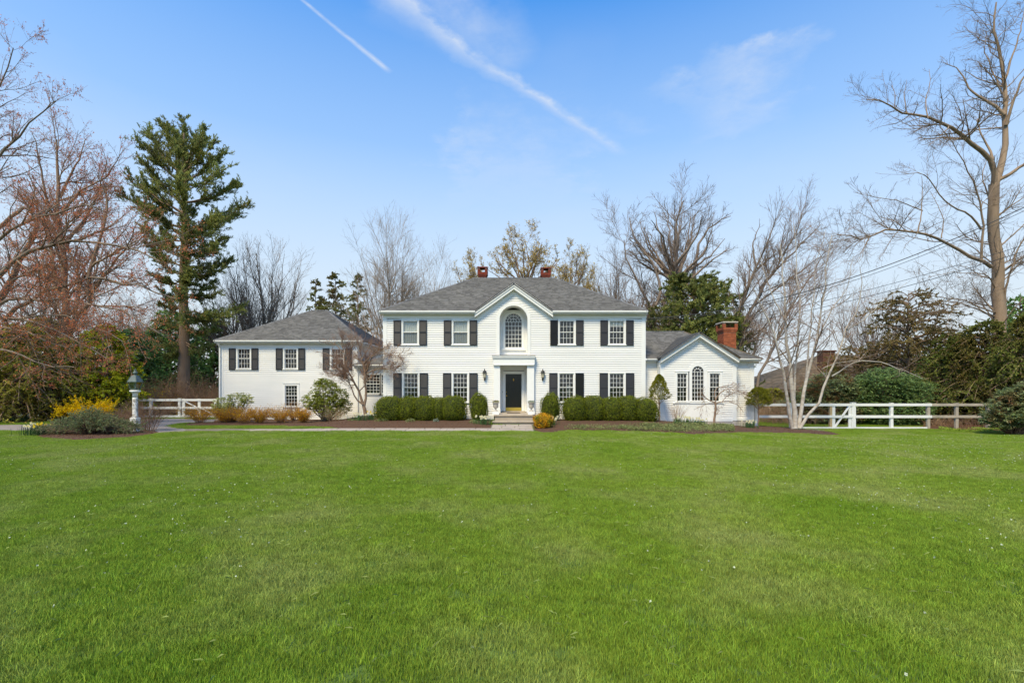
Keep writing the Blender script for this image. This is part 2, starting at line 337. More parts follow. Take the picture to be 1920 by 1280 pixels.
# ------------------------------------------------------------------ plants: branches, leaves
def resample(pts, K):
    pts = np.asarray(pts, float)
    d = np.r_[0, np.cumsum(np.linalg.norm(np.diff(pts, axis=0), axis=1))]; t = np.linspace(0, d[-1], K)
    return np.stack([np.interp(t, d, pts[:, i]) for i in range(3)], 1)
def tubes(P, R, sides=3):
    N, K, _ = P.shape
    T = np.gradient(P, axis=1) if K > 2 else np.repeat((P[:, 1:]-P[:, :1]), 2, axis=1)
    T /= np.linalg.norm(T, axis=2, keepdims=True)+1e-9
    ref = np.where(np.abs(T[:, :1, 2:3]) > .8, np.array([1., 0, 0]), np.array([0, 0, 1.])); ref = np.repeat(ref, K, axis=1)
    U = np.cross(T, ref); U /= np.linalg.norm(U, axis=2, keepdims=True)+1e-9; Vv = np.cross(T, U)
    a = np.arange(sides)*2*np.pi/sides
    ring = P[:, :, None, :]+R[:, :, None, None]*(np.cos(a)[None, None, :, None]*U[:, :, None, :]+np.sin(a)[None, None, :, None]*Vv[:, :, None, :])
    V = ring.reshape(-1, 3)
    i = np.arange(N)[:, None, None]*K*sides; k = np.arange(K-1)[None, :, None]*sides; s = np.arange(sides)[None, None, :]; s2 = (s+1) % sides
    F = np.stack([i+k+s, i+k+s2, i+k+sides+s2, i+k+sides+s], -1).reshape(-1, 4)
    return V, F
def join(parts):
    Vs, Fs, o = [], [], 0
    for V, F in parts: Vs.append(V); Fs.append(F+o); o += len(V)
    return np.concatenate(Vs), np.concatenate(Fs)
def grow(P, R, n, frac, ang=(35, 65), K=5, rr=.55, rend=.35, trop=(0, 0, .25), wig=.25, tmin=.2, tmax=1.0, lmin=0, lmax=99, rmin=.004, taper=.5, seed=None):
    """n children spread over the parent polylines by their length"""
    g = rng
    N, Kp, _ = P.shape
    seg = np.linalg.norm(np.diff(P, axis=1), axis=2); plen = seg.sum(1)
    pi = g.choice(N, n, p=plen/plen.sum()); t = tmin+(tmax-tmin)*g.random(n)
    f = t*(Kp-1); k = np.minimum(f.astype(int), Kp-2); u = (f-k)[:, None]
    pos = P[pi, k]*(1-u)+P[pi, k+1]*u; tan = P[pi, k+1]-P[pi, k]; tan /= np.linalg.norm(tan, axis=1, keepdims=True)+1e-9
    r0 = (R[pi, k]*(1-u[:, 0])+R[pi, k+1]*u[:, 0])*rr*(.7+.5*g.random(n))
    rnd = g.normal(size=(n, 3)); perp = rnd-(rnd*tan).sum(1, keepdims=True)*tan; perp /= np.linalg.norm(perp, axis=1, keepdims=True)
    a = np.radians(ang[0]+(ang[1]-ang[0])*g.random(n))[:, None]
    d = tan*np.cos(a)+perp*np.sin(a)
    L = np.clip(plen[pi]*frac*(1-taper*t)*(.55+.75*g.random(n)), lmin, lmax)
    r0 = np.minimum(r0, .016*L+.003)
    step = (L/(K-1))[:, None]; C = np.empty((n, K, 3)); C[:, 0] = pos; tr = np.array(trop)
    for j in range(1, K):
        d = d+tr/(K-1)+g.normal(size=(n, 3))*wig/math.sqrt(K-1); d /= np.linalg.norm(d, axis=1, keepdims=True)
        C[:, j] = C[:, j-1]+d*step
    RC = np.maximum(r0[:, None], rmin)*np.linspace(1, rend, K)[None]
    return C, np.maximum(RC, rmin*.8)
def leaves(C, size, aspect=.5, up=0.0, nrm=None, spread=1.0, jit=0.3, kind=4):
    """diamond leaves at points C; nrm = preferred facing, up = pull of the facing to +Z"""
    n = len(C); g = rng
    N_ = g.normal(size=(n, 3))*spread
    if nrm is not None: N_ = N_+nrm
    N_[:, 2] += up
    N_ /= np.linalg.norm(N_, axis=1, keepdims=True)+1e-9
    r = g.normal(size=(n, 3)); A = r-(r*N_).sum(1, keepdims=True)*N_; A /= np.linalg.norm(A, axis=1, keepdims=True)+1e-9; B = np.cross(N_, A)
    s = (size*(1+jit*(2*g.random(n)-1)))[:, None]*.5
    V = np.stack([C-A*s, C+B*s*aspect, C+A*s, C-B*s*aspect], 1).reshape(-1, 3)
    return V, np.arange(4*n).reshape(n, 4)
def needle_sprays(C, D, size, n_per, width=.08, fan=.55):
    """tufts: n_per thin triangles from each point C about the direction D"""
    g = rng; C = np.repeat(C, n_per, 0); D = np.repeat(D, n_per, 0); n = len(C)
    d = D+g.normal(size=(n, 3))*fan; d /= np.linalg.norm(d, axis=1, keepdims=True)
    r = g.normal(size=(n, 3)); w = np.cross(d, r); w /= np.linalg.norm(w, axis=1, keepdims=True)+1e-9
    s = (size*(.6+.7*g.random(n)))[:, None]; o = C-d*s*.3
    V = np.stack([o-w*s*width*.6, o+w*s*width*.6, o+d*s*.9+w*s*width*.5, o+d*s*.9-w*s*width*.5], 1).reshape(-1, 3)
    return V, np.arange(4*n).reshape(n, 4)
def px_limb(pts, Y0, Y1, r0, r1, K=10, wob=.02):
    """a limb seen in the photograph through pixels pts, running from depth Y0 to depth Y1 (every limb has its own depth)"""
    n = len(pts); P = np.array([at(p[0], p[1], Y0+(Y1-Y0)*i/(n-1)) for i, p in enumerate(pts)])
    P = resample(P, K); L = np.linalg.norm(P[-1]-P[0]); P[1:-1] += rng.normal(size=(K-2, 3))*wob*L*.3
    return P, r0+(r1-r0)*np.linspace(0, 1, K)**.8
def shift_to_ground(o): return o

# ================================================================== GROUND, DRIVE, PATH, BEDS
def grid_sheet(name, xs, ys, mat, dz=0.0, parent=None):
    xs, ys = np.array(xs), np.array(ys); V = [(x, y, zg(x, y)+dz) for y in ys for x in xs]
    nx = len(xs); F = [(j*nx+i, j*nx+i+1, (j+1)*nx+i+1, (j+1)*nx+i) for j in range(len(ys)-1) for i in range(nx-1)]
    return npmesh(name, V, np.array(F), mat, parent, smooth=True)
xs = np.r_[-600, -300, -150, -90, -60, np.arange(-45, 45.1, 1.5), 60, 90, 150, 300, 600]
ys = np.r_[-300, -100, -40, -15, np.arange(-6, 50.1, 1.0), 60, 80, 120, 200, 400, 900]
props(grid_sheet('lawn_ground', xs, ys, M['soil']), kind='structure')
def drape(name, poly, mat, dz, step=.6, mound=0.0, kind='structure', thick=0.0):
    poly = [tuple(p) for p in poly]; pts = []
    for i, p in enumerate(poly):
        q = poly[(i+1) % len(poly)]; n = max(1, int(math.dist(p, q)/step))
        pts += [(p[0]+(q[0]-p[0])*k/n, p[1]+(q[1]-p[1])*k/n) for k in range(n)]
    nb = len(pts); edges = [(i, (i+1) % nb) for i in range(nb)]
    x0, x1 = min(p[0] for p in pts), max(p[0] for p in pts); y0, y1 = min(p[1] for p in pts), max(p[1] for p in pts)
    for x in np.arange(x0+step/2, x1, step):
        for y in np.arange(y0+step/2, y1, step):
            if inside(poly, x, y) and edge_dist(poly, x, y) > step*.35: pts.append((x, y))
    r = geometry.delaunay_2d_cdt([Vector(p) for p in pts], edges, [list(range(nb))], 1, 1e-4)
    V = [(v.x, v.y, zg(v.x, v.y)+dz+(mound*min(1, edge_dist(poly, v.x, v.y)/.35) if mound else 0)) for v in r[0]]
    o = npmesh(name, V, np.array([f[:3] for f in r[2]]), mat, smooth=bool(mound))
    return props(o, kind=kind)
def inside(poly, x, y):
    c = False; n = len(poly)
    for i in range(n):
        (x1, y1), (x2, y2) = poly[i], poly[(i+1) % n]
        if (y1 > y) != (y2 > y) and x < (x2-x1)*(y-y1)/(y2-y1)+x1: c = not c
    return c
def edge_dist(poly, x, y):
    m = 1e9; n = len(poly)
    for i in range(n):
        (x1, y1), (x2, y2) = poly[i], poly[(i+1) % n]; dx, dy = x2-x1, y2-y1; L = dx*dx+dy*dy
        t = max(0, min(1, ((x-x1)*dx+(y-y1)*dy)/L)) if L else 0
        m = min(m, math.hypot(x-x1-t*dx, y-y1-t*dy))
    return m
def smooth_poly(pts, it=2):
    for _ in range(it):
        out = []
        for i, p in enumerate(pts):
            q = pts[(i+1) % len(pts)]
            out += [(p[0]*.75+q[0]*.25, p[1]*.75+q[1]*.25), (p[0]*.25+q[0]*.75, p[1]*.25+q[1]*.75)]
        pts = out
    return pts
drive = [gpt(*p) for p in ((-420, 809), (60, 808), (200, 809.5), (300, 811.5), (345, 809), (350, 804), (322, 800), (322, 796.5), (350, 792.5), (398, 790.5), (432, 788.5), (432, 786.2), (340, 784.5), (238, 785.5), (180, 790), (100, 795), (0, 796.5), (-420, 797))]
drape('driveway', drive, M['asphalt'], .004)
yn, yf = gpt(700, 808.6)[1], gpt(700, 801.6)[1]
path = [gpt(345, 809), (-12.6, yn), (.98, yn), (.98, 23.02), (-.98, 23.02), (-.98, yf), (-9.5, yf), gpt(500, 803.6), gpt(400, 803.8), gpt(350, 804)]
pb = drape('front_path', path, M['joint'], .008)
bed_l = [gpt(p[0], p[1]) for p in ((341, 800), (352, 797.5), (400, 797), (520, 797.6), (640, 799.5), (690, 801.2), (800, 801.3))]+[(-.99, yf+.02), (-.99, 23.3), (-1.1, 25.5), (-9, 27.95), (-17.3, 27.95), gpt(400, 791.5), gpt(352, 794)]
bed_r = [(1.0, 23.2)]+[gpt(*p) for p in ((1003, 807), (1018, 812.5), (1040, 811), (1062, 807), (1140, 807.5), (1230, 810.5), (1310, 815), (1420, 812.5), (1500, 813.5), (1560, 817.5), (1582, 816), (1560, 810), (1500, 803.5), (1440, 799.5), (1424, 797))]+[(13.3, 26.2), (11.9, 25.3), (7.0, 25.7), (1.1, 25.5)]
bed_i = smooth_poly([gpt(*p) for p in ((55, 814), (75, 822), (150, 826), (230, 821.5), (302, 812.5), (290, 807.5), (200, 803), (100, 806), (62, 810))], 1)
bed_f = [gpt(*p) for p in ((-380, 794.5), (-50, 792), (40, 792.5), (105, 790), (180, 783), (150, 778), (60, 775), (-380, 776))]
bed_w = [gpt(*p) for p in ((1725, 803.5), (1760, 805.5), (1850, 807), (1925, 811), (2300, 812), (2300, 780), (1740, 782))]
bedL = drape('mulch_bed', bed_l, M['mulch'], .012, .5, .05)
drape('mulch_bed', bed_r, M['mulch'], .012, .5, .05)
drape('mulch_bed', bed_i, M['mulch'], .012, .4, .05)
drape('mulch_bed', bed_f, M['mulch'], .012, .6, .04)
drape('leaf_litter', bed_w, M['litter'], .012, .5, .04)
# flagstones: three courses along the walk, and the landing in front of the step
stone_meshes = []
def flagstone(x0, x1, y0, y1):
    g = .012; zc = zg((x0+x1)/2, (y0+y1)/2); r = random.uniform
    cx, cy = (x0+x1)/2, (y0+y1)/2
    zt = .022+r(0, .008)
    c = [(x0+g+r(0, .01), y0+g+r(0, .01)), (x1-g-r(0, .01), y0+g+r(0, .01)), (x1-g-r(0, .01), y1-g-r(0, .01)), (x0+g+r(0, .01), y1-g-r(0, .01))]
    m = MB(); b = []
    for (x, y) in c: b.append((x, y, zg(x, y)+zt))
    m.prism([(x, y, z-.03) for x, y, z in b], (0, 0, .03))
    return m.build('flagstone', M['flag'], pb)
bands = [(yn+.03, yn+(yf-yn)*.36), (yn+(yf-yn)*.36, yn+(yf-yn)*.68), (yn+(yf-yn)*.68, yf-.03)]
for bi, (a, b) in enumerate(bands):
    x = -12.4+bi*.35
    while x < .9:
        w = random.uniform(.55, 1.15); x2 = min(x+w, .95)
        if .95-x2 < .3: x2 = .95
        flagstone(x, x2, a, b); x = x2
yy = yf-.02
while yy < 22.9:
    y2 = min(yy+random.uniform(.4, .6), 23.0); x = -.95
    while x < .93:
        x2 = min(x+random.uniform(.45, .85), .95)
        if .95-x2 < .25: x2 = .95
        flagstone(x, x2, yy, y2); x = x2
    yy = y2

# ================================================================== HOUSE
YF, YN, YD = 25.4, 26.1, 26.2             # facade, niche wall, door wall
XL, XR, XC = -6.80, 7.04, .10
house = empty('house', (0, YF, zg(0, YF)), 'large white clapboard house with black shutters, grey hipped roofs and two side wings', 'house')
EXPO = .119
BOARDS = []
def courses(zb, zt, spans, Yw, name='clapboard', rects=(), parent=house, thick=.033, single=False):
    """one board object per course; spans(z) -> (x0,x1); rects are openings (x0,x1,z0,z1) or functions z -> (x0,x1) or None"""
    n = int(round((zt-zb)/EXPO)); e = (zt-zb)/n; allm = MB()
    for i in range(n):
        z0, z1 = zb+i*e, zb+(i+1)*e; zm = (z0+z1)/2
        sp0, sp1 = spans(z0+.01), spans(z1-.01)
        if sp0 is None or sp1 is None: continue
        segs = [(sp0[0], sp0[1], sp1[0], sp1[1])]
        for r in rects:
            c = r(zm) if callable(r) else ((r[0], r[1]) if (z0+.3*e < r[3] and z1-.3*e > r[2]) else None)
            if not c: continue
            out = []
            for a, b, a1, b1 in segs:
                if c[1] <= a or c[0] >= b: out.append((a, b, a1, b1)); continue
                if c[0] > a+.01: out.append((a, c[0], a1, c[0]))
                if c[1] < b-.01: out.append((c[1], b, c[1], b1))
            segs = out
        for a, b, a1, b1 in segs:
            y0, y1 = Yw-thick, Yw-.004; m = allm if single else MB()
            k = len(m.v); m.v += [(a, y0, z0), (b, y0, z0), (b1, y1, z1+.004), (a1, y1, z1+.004), (a, Yw+.01, z0), (b, Yw+.01, z0), (b1, Yw+.01, z1+.004), (a1, Yw+.01, z1+.004)]
            m.f += [tuple(k+q for q in f) for f in ((0, 1, 2, 3), (1, 0, 4, 5), (0, 3, 7, 4), (2, 1, 5, 6), (5, 4, 7, 6), (3, 2, 6, 7))]
            if not single: BOARDS.append((b-a, m))
    if single and allm.v: return allm.build(name, M['clap'], parent, kind='stuff')
def side_courses(x, y0, y1, zb, zt, sgn):
    """siding of a side wall facing sgn*X, boards joined"""
    m = MB(); n = int(round((zt-zb)/EXPO)); e = (zt-zb)/n
    for i in range(n):
        z0, z1 = zb+i*e, zb+(i+1)*e
        m.prism([(x+sgn*.020, y0, z0), (x+sgn*.004, y0, z1+.004), (x-sgn*.01, y0, z1+.004), (x-sgn*.01, y0, z0)], (0, y1-y0, 0))
    return m.build('side_siding', M['clap'], house, kind='stuff')

def window(cx, Yw, zb, zt, w, cols, rt, rb, Yoff=0, curtain=None, blind=None, cas=.085, header=False, deep=.5, bare=False):
    """double hung window: casing (the part), sash bars, two panes, a dark room behind; w, zb, zt measure the glass"""
    h = w/2; s = .035; y0 = Yw-.045; o = h+s
    m = MB(); zo0, zo1 = zb-s, zt+s
    m.box(cx-o-cas, cx-o, y0, Yw+.06, zo0-.02, zo1+cas); m.box(cx+o, cx+o+cas, y0, Yw+.06, zo0-.02, zo1+cas)
    m.box(cx-o, cx+o, y0+.001, Yw+.06, zo1, zo1+cas-.001)
    m.box(cx-o-cas-.025, cx+o+cas+.025, y0-.035, Yw+.06, zo0-.065, zo0-.02)
    if header: m.box(cx-o-cas-.02, cx+o+cas+.02, y0-.02, Yw+.02, zo1+cas, zo1+cas+.035)
    win = m.build('window', M['trim'], house)
    ym = Yw+.005; mid = zb+(zt-zb)*rb/(rt+rb)
    sh = MB()                                          # upper sash in front, lower sash one step back, as in the photo the rail casts a line
    for (a, b, dy, rows) in ((mid, zo1, 0, rt), (zo0, mid+.03, .022, rb)):
        ya, yb = ym+dy, ym+dy+.03
        sh.box(cx-o, cx-h, ya, yb, a, b); sh.box(cx+h, cx+o, ya, yb, a, b)
        sh.box(cx-h, cx+h, ya, yb, b-s, b); sh.box(cx-h, cx+h, ya, yb, a, a+s)
        gz0, gz1 = a+s, b-s
        for c in range(1, 1 if bare else cols): x = cx-h+w*c/cols; sh.box(x-.0075, x+.0075, ya+.002, yb-.004, gz0, gz1)
        for r in range(1, 1 if bare else rows): z = gz0+(gz1-gz0)*r/rows; sh.box(cx-h, cx+h, ya+.003, yb-.005, z-.0075, z+.0075)
    sh.build('sash', M['trim'], win)
    for (a, b, dy) in ((mid+s, zo1-s, 0), (zo0+s, mid+.03-s, .022)):
        MB().box(cx-h-.002, cx+h+.002, ym+dy+.018, ym+dy+.022, a-.002, b+.002).build('pane', M['glass'], win)
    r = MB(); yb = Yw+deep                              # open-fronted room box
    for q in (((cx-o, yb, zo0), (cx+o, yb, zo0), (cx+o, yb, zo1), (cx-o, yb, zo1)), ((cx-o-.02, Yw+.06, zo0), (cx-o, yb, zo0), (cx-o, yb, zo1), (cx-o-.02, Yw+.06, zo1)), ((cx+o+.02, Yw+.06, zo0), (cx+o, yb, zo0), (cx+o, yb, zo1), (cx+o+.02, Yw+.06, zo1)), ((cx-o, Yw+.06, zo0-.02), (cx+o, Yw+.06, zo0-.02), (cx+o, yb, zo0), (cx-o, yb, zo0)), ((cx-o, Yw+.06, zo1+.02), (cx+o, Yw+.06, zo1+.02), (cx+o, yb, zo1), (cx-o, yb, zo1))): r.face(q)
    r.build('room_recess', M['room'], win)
    def cloth(a, b, mat, x0=cx-h-.02, x1=cx+h+.02, y=Yw+.075, amp=.012):
        n = 24; m2 = MB()
        for i in range(n):
            xa, xb = x0+(x1-x0)*i/n, x0+(x1-x0)*(i+1)/n
            m2.face([(xa, y+amp*math.sin(i*1.9), a), (xb, y+amp*math.sin((i+1)*1.9), a), (xb, y+amp*math.sin((i+1)*1.9), b), (xa, y+amp*math.sin(i*1.9), b)])
        m2.build('curtain', mat, win)
    if curtain: 
        for c in curtain: cloth(*c)
    return win
WZU, WZL = (4.23, 5.41), (1.18, 2.62)
def shutters(cx, Yw, z0, z1, w, inner, plain=()):
    for sgn in (-1, 1):
        xa = cx+sgn*inner if sgn > 0 else cx-inner-w; xb = xa+w; y0, y1 = Yw-.075, Yw-.036; m = MB(); st = .05
        m.box(xa, xa+st, y0, y1, z0, z1); m.box(xb-st, xb, y0, y1, z0, z1)
        zm = z0+(z1-z0)*.52
        for a, b in ((z0, z0+.08), (zm-.04, zm+.04), (z1-.06, z1)): m.box(xa+st, xb-st, y0+.001, y1, a, b)
        if sgn in plain: m.box(xa+st, xb-st, y0+.02, y1-.004, z0+.08, z1-.06)
        else:
            m.box(xa+st, xb-st, y1-.008, y1-.002, z0+.08, z1-.06)
            for a, b in ((z0+.08, zm-.04), (zm+.04, z1-.06)):
                n = int((b-a)/.055)
                for i in range(n):
                    z = a+(b-a)*(i+.5)/n; m.prism([(xa+st, y0+.006, z-.024), (xa+st, y0+.012, z-.030), (xa+st, y1-.010, z+.020), (xa+st, y1-.015, z+.026)], (w-2*st, 0, 0))
        m.build('shutter', M['shutter_dark' if sgn in plain else 'shutter'], house, label='shutter with a plain dark face' if sgn in plain else None)

# --- body boxes (unseen core boxes added inside to block light, side walls)
gb = .24
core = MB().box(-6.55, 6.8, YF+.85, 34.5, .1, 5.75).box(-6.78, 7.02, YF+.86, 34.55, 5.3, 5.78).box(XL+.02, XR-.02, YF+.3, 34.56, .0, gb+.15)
core.build('light_block_core', M['room'], house)
m = MB().box(XL, XR, YF-.02, YF+.2, .02, gb-.03).box(XL, XL+.2, YF, 34.6, .02, gb-.03).box(XR-.2, XR, YF, 34.6, .02, gb-.03); m.build('foundation', M['concrete'], house)
side_courses(XL, YF+.16, 34.6, gb+.18, 5.72, -1); side_courses(XR, YF+.16, 34.6, gb+.18, 5.72, 1)
up_x = (-5.376, -2.72, 2.90, 5.545); lo_x = (-5.35, -2.73, 2.88, 5.54)
GPZ, GBZ, GX0, GX1 = 7.365, 5.80, gx(890, 25.15), gx(1037, 25.15)   # pediment gable
NR, NX, NS = .74, .08, 5.49
openings = [(x-.37, x+.37, WZU[0]-.03, WZU[1]+.03) for x in up_x]+[(x-.37, x+.37, WZL[0]-.03, WZL[1]+.03) for x in lo_x]
openings += [(-.95, 1.15, -1, 3.4)]
def niche_cut(z):
    if z < 3.5: return None
    if z <= NS: return (NX-NR-.05, NX+NR+.05)
    if z < NS+NR+.05: d = math.sqrt((NR+.05)**2-(z-NS)**2); return (NX-d, NX+d)
    return None
def main_span(z):
    if z < 5.60: return (XL+.16, XR-.16)
    t = (z-5.60)/(GPZ-.42-5.60)
    if t > .97: return None
    cx = (GX0+GX1)/2; return (cx+(GX0+.08-cx)*(1-t), cx+(GX1-.08-cx)*(1-t))
courses(gb+.20, 6.95, main_span, YF, rects=openings+[niche_cut])
# trim: corner boards, skirt, frieze
m = MB().box(XL-.02, XL+.18, YF-.035, YF+.16, gb, 5.6); m.build('corner_board', M['trim'], house)
m = MB().box(XR-.18, XR+.02, YF-.035, YF+.16, gb, 5.6); m.build('corner_board', M['trim'], house)
MB().box(XL+.18, -.96, YF-.037, YF+.05, gb-.03, gb+.20).build('skirt_board', M['trim'], house)
MB().box(1.16, XR-.18, YF-.037, YF+.05, gb-.03, gb+.20).build('skirt_board', M['trim'], house)
# frieze boards under the eaves, dentils, gutters
EY = 25.15
def eave(x0, x1, Yw, Ye, z0, z1, name='eave', frieze=.2, dent=True):
    m = MB(); m.box(x0, x1, Ye-.02, Yw+.1, z0-.03, z0-.005)
    m.prism([(x0, Ye-.10, z1), (x0, Ye-.10, z0+.06), (x0, Ye-.05, z0), (x0, Ye, z0), (x0, Ye, z1)], (x1-x0, 0, 0))
    e = m.build(name, M['trim'], house)
    if frieze:
        MB().box(max(x0, XL if Yw == YF else x0)+.0, x1, Yw-.037, Yw+.05, z0-.03-frieze, z0-.032).build('frieze_board', M['trim'], e)
    if dent:
        m = MB(); n = int((x1-x0)/.13)
        for i in range(n): x = x0+.03+i*.13; m.box(x, x+.065, Yw-.075, Yw-.026, z0-.10, z0-.034)
        m.build('dentils', M['trim'], e, kind='stuff')
    return e
eave(-6.95, GX0+.03, YF, EY, 5.79, 5.92); eave(GX1-.03, 7.10, YF, EY, 5.79, 5.92)
def rake(xa, za, xb, zb, Yw, Ye, th=.30, dent=True, name='rake_board', dn=None):
    """sloping board from the low end (xa,za) to the peak (xb,zb), top edges; Ye front face"""
    L = math.hypot(xb-xa, zb-za); ux, uz = (xb-xa)/L, (zb-za)/L; nx_, nz_ = (uz, -ux) if uz*ux > 0 else (-uz, ux)
    # vertical-thickness board cut plumb at both ends
    v = th/abs(ux)
    m = MB(); m.prism([(xa, Ye, za), (xb, Ye, zb), (xb, Ye, zb-v*.82), (xa, Ye, za-v*.82)], (0, .05, 0))
    m.prism([(xa, Ye-.035, za+.02), (xb, Ye-.035, zb+.02), (xb, Ye-.035, zb-v*.42), (xa, Ye-.035, za-v*.42)], (0, .04, 0))
    m.prism([(xa, Ye+.05, za-v*.80), (xb, Ye+.05, zb-v*.80), (xb, Ye+.05, zb-v*.88), (xa, Ye+.05, za-v*.88)], (0, Yw-Ye, 0))
    r = m.build(name, M['trim'], house)
    m = MB(); m.prism([(xa, Yw-.037, za-v*.88), (xb, Yw-.037, zb-v*.88), (xb, Yw-.037, zb-v*1.5), (xa, Yw-.037, za-v*1.5)], (0, .05, 0)); m.build('frieze_board', M['trim'], r)
    if dent:
        m = MB(); n = int(L/.13); c = MB()
        for i in range(1, n-1):
            t = (i+.0)/n; x = xa+(xb-xa)*t; z = za+(zb-za)*t-v*.90; t2 = (i+.5)/n; x2 = xa+(xb-xa)*t2; z2 = za+(zb-za)*t2-v*.90
            m.prism([(x, Yw-.075, z), (x2, Yw-.075, z2), (x2, Yw-.075, z2-.07), (x, Yw-.075, z-.07)], (0, .046, 0))
        m.build('dentils', M['trim'], r, kind='stuff')
pk = (GX0+GX1)/2
rake(GX0, 5.90, pk-.001, GPZ, YF, EY); rake(GX1, 5.90, pk+.001, GPZ, YF, EY)

# --- shingled roof planes
def clipx(poly, v):
    xs_ = []
    for i in range(len(poly)):
        (u0, v0), (u1, v1) = poly[i], poly[(i+1) % len(poly)]
        if abs(v1-v0) < 1e-9:
            if abs(v-v0) < 1e-6: xs_ += [u0, u1]
            continue
        t = (v-v0)/(v1-v0)
        if -1e-6 <= t <= 1+1e-6: xs_.append(u0+(u1-u0)*t)
    return (min(xs_), max(xs_)) if xs_ else None
def shingles(poly3, mat='roof', expo=.135, tab=.20, parent=house, name='roof'):
    P = [Vector(p) for p in poly3]; nrm = (P[1]-P[0]).cross(P[2]-P[0]).normalized()
    if nrm.z < 0: nrm = -nrm
    U = Vector((0, 0, 1)).cross(nrm).normalized(); Vv = nrm.cross(U).normalized(); O = P[0]
    q = [((p-O).dot(U), (p-O).dot(Vv)) for p in P]; v0, v1 = min(b for a, b in q), max(b for a, b in q)
    base = MB().prism([p-nrm*.03 for p in P], -nrm*.06).build(name, M['mortar' if False else mat], parent)
    n = int((v1-v0)/expo); Vs = []
    F = []
    for r in range(n+1):
        va, vb = v0+r*expo, min(v0+(r+1)*expo+.03, v1)
        if vb-va < .02: continue
        ea, eb = clipx(q, va+1e-4), clipx(q, vb-1e-4)
        if not ea or not eb: continue
        lo, hi = min(ea[0], eb[0]), max(ea[1], eb[1]); u = lo-random.random()*tab
        while u < hi:
            w = tab*random.choice((.6, 1, 1.35)); u2 = u+w-.006
            a0, a1 = max(u, ea[0]), min(u2, ea[1]); b0, b1 = max(u, eb[0]), min(u2, eb[1])
            u += w
            if a1-a0 < .003 and b1-b0 < .003: continue
            a1 = max(a1, a0); b1 = max(b1, b0)
            k = len(Vs); hb = .016+random.random()*.008
            for (uu, vv, h) in ((a0, va, hb), (a1, va, hb), (b1, vb, .002), (b0, vb, .002), (a0, va, -.01), (a1, va, -.01)):
                Vs.append(O+U*uu+Vv*vv+nrm*h)
            F += [(k, k+1, k+2, k+3), (k+4, k+5, k+1, k)]
    o = npmesh('shingles', [tuple(v) for v in Vs], np.array(F), M[mat], base); o['kind'] = 'stuff'
    return base
ex0, ex1, eyb, ez = -6.97, 7.12, 34.85, 5.93
rY = 30.0; rx0, rx1, rz = -2.38, 2.65, 8.72
A, B, C_, D_ = (ex0, EY-.04, ez), (ex1, EY-.04, ez), (ex1, eyb, ez), (ex0, eyb, ez); R0, R1 = (rx0, rY, rz), (rx1, rY, rz)
_P = (pk, EY-.04+(GPZ+.02-ez)/((rz-ez)/(rY-EY+.04)), GPZ+.02); _G0, _G1 = (GX0+.02, EY-.04, ez), (GX1-.02, EY-.04, ez)
shingles([A, _G0, _P, R0]); shingles([_G1, B, R1, _P]); shingles([R0, _P, R1]); shingles([B, C_, R1]); shingles([C_, D_, R0, R1]); shingles([D_, A, R0])
def cap(p, q, w=.12, mat='roof', parent=house):
    p, q = Vector(p), Vector(q); d = (q-p); n = int(d.length/.2); m = MB(); d.normalize(); s = d.cross(Vector((0, 0, 1))).normalized()
    for i in range(n):
        a = p+(q-p)*(i/n); b = p+(q-p)*((i+1.15)/n); dz = Vector((0, 0, .03)); lo = Vector((0, 0, -.02))
        m.prism([a+dz*1.3, a-s*w+lo, a-s*w+lo*2, a+s*w+lo*2, a+s*w+lo], b-a)
    m.build('roof_cap', M[mat], parent)
for p, q in ((A, R0), (B, R1), (R0, R1)): cap(p, q)
# the soffit closes the roof from below
MB().box(ex0+.03, NX-.9, YF+.1, eyb-.03, 5.80, 5.86).box(NX+.9, ex1-.03, YF+.1, eyb-.03, 5.80, 5.86).box(NX-.9, NX+.9, YN+.3, eyb-.03, 5.80, 5.86).build('soffit', M['trim'], house)
# pediment gable roof running back into the main roof
gy = EY-.05; slope_m = (rz-ez)/(rY-EY); ytop = EY+(GPZ-ez)/slope_m+.25
shingles([(GX0-.05, gy, 5.915), (pk, gy, GPZ+.03), (pk, ytop, GPZ+.03), (GX0-.05, EY+.15, 5.915)])
shingles([(pk, gy, GPZ+.03), (GX1+.05, gy, 5.915), (GX1+.05, EY+.15, 5.915), (pk, ytop, GPZ+.03)])
# gable back wall between boards and roof

# --- the arched niche
def arc(cx, cz, r, a0=0, a1=180, n=24): return [(cx+r*math.cos(math.radians(a0+(a1-a0)*i/n)), cz+r*math.sin(math.radians(a0+(a1-a0)*i/n))) for i in range(n+1)]
nich = MB(); a = [(NX+NR, 3.55)]+arc(NX, NS, NR)+[(NX-NR, 3.55)]
for i in range(len(a)-1): nich.face([(a[i][0], YF-.02, a[i][1]), (a[i+1][0], YF-.02, a[i+1][1]), (a[i+1][0], YN+.03, a[i+1][1]), (a[i][0], YN+.03, a[i][1])])
niche = nich.build('arched_niche', M['trim'], house)
ring = MB(); o_ = [(NX+.90, 3.58)]+arc(NX, NS, .90)+[(NX-.90, 3.58)]
for i in range(len(a)-1):
    ring.prism([(a[i][0], YF-.05, a[i][1]), (a[i+1][0], YF-.05, a[i+1][1]), (o_[i+1][0], YF-.05, o_[i+1][1]), (o_[i][0], YF-.05, o_[i][1])], (0, .07, 0))
ring.build('arch_casing', M['trim'], niche)
AW, AZ0, AZS = .4425, 4.09, 5.915-.4425    # arched window in the niche
def nspan(z):
    if z <= NS: return (NX-NR, NX+NR)
    if z < NS+NR-.03: d = math.sqrt(NR**2-(z-NS)**2); return (NX-d, NX+d)
    return None
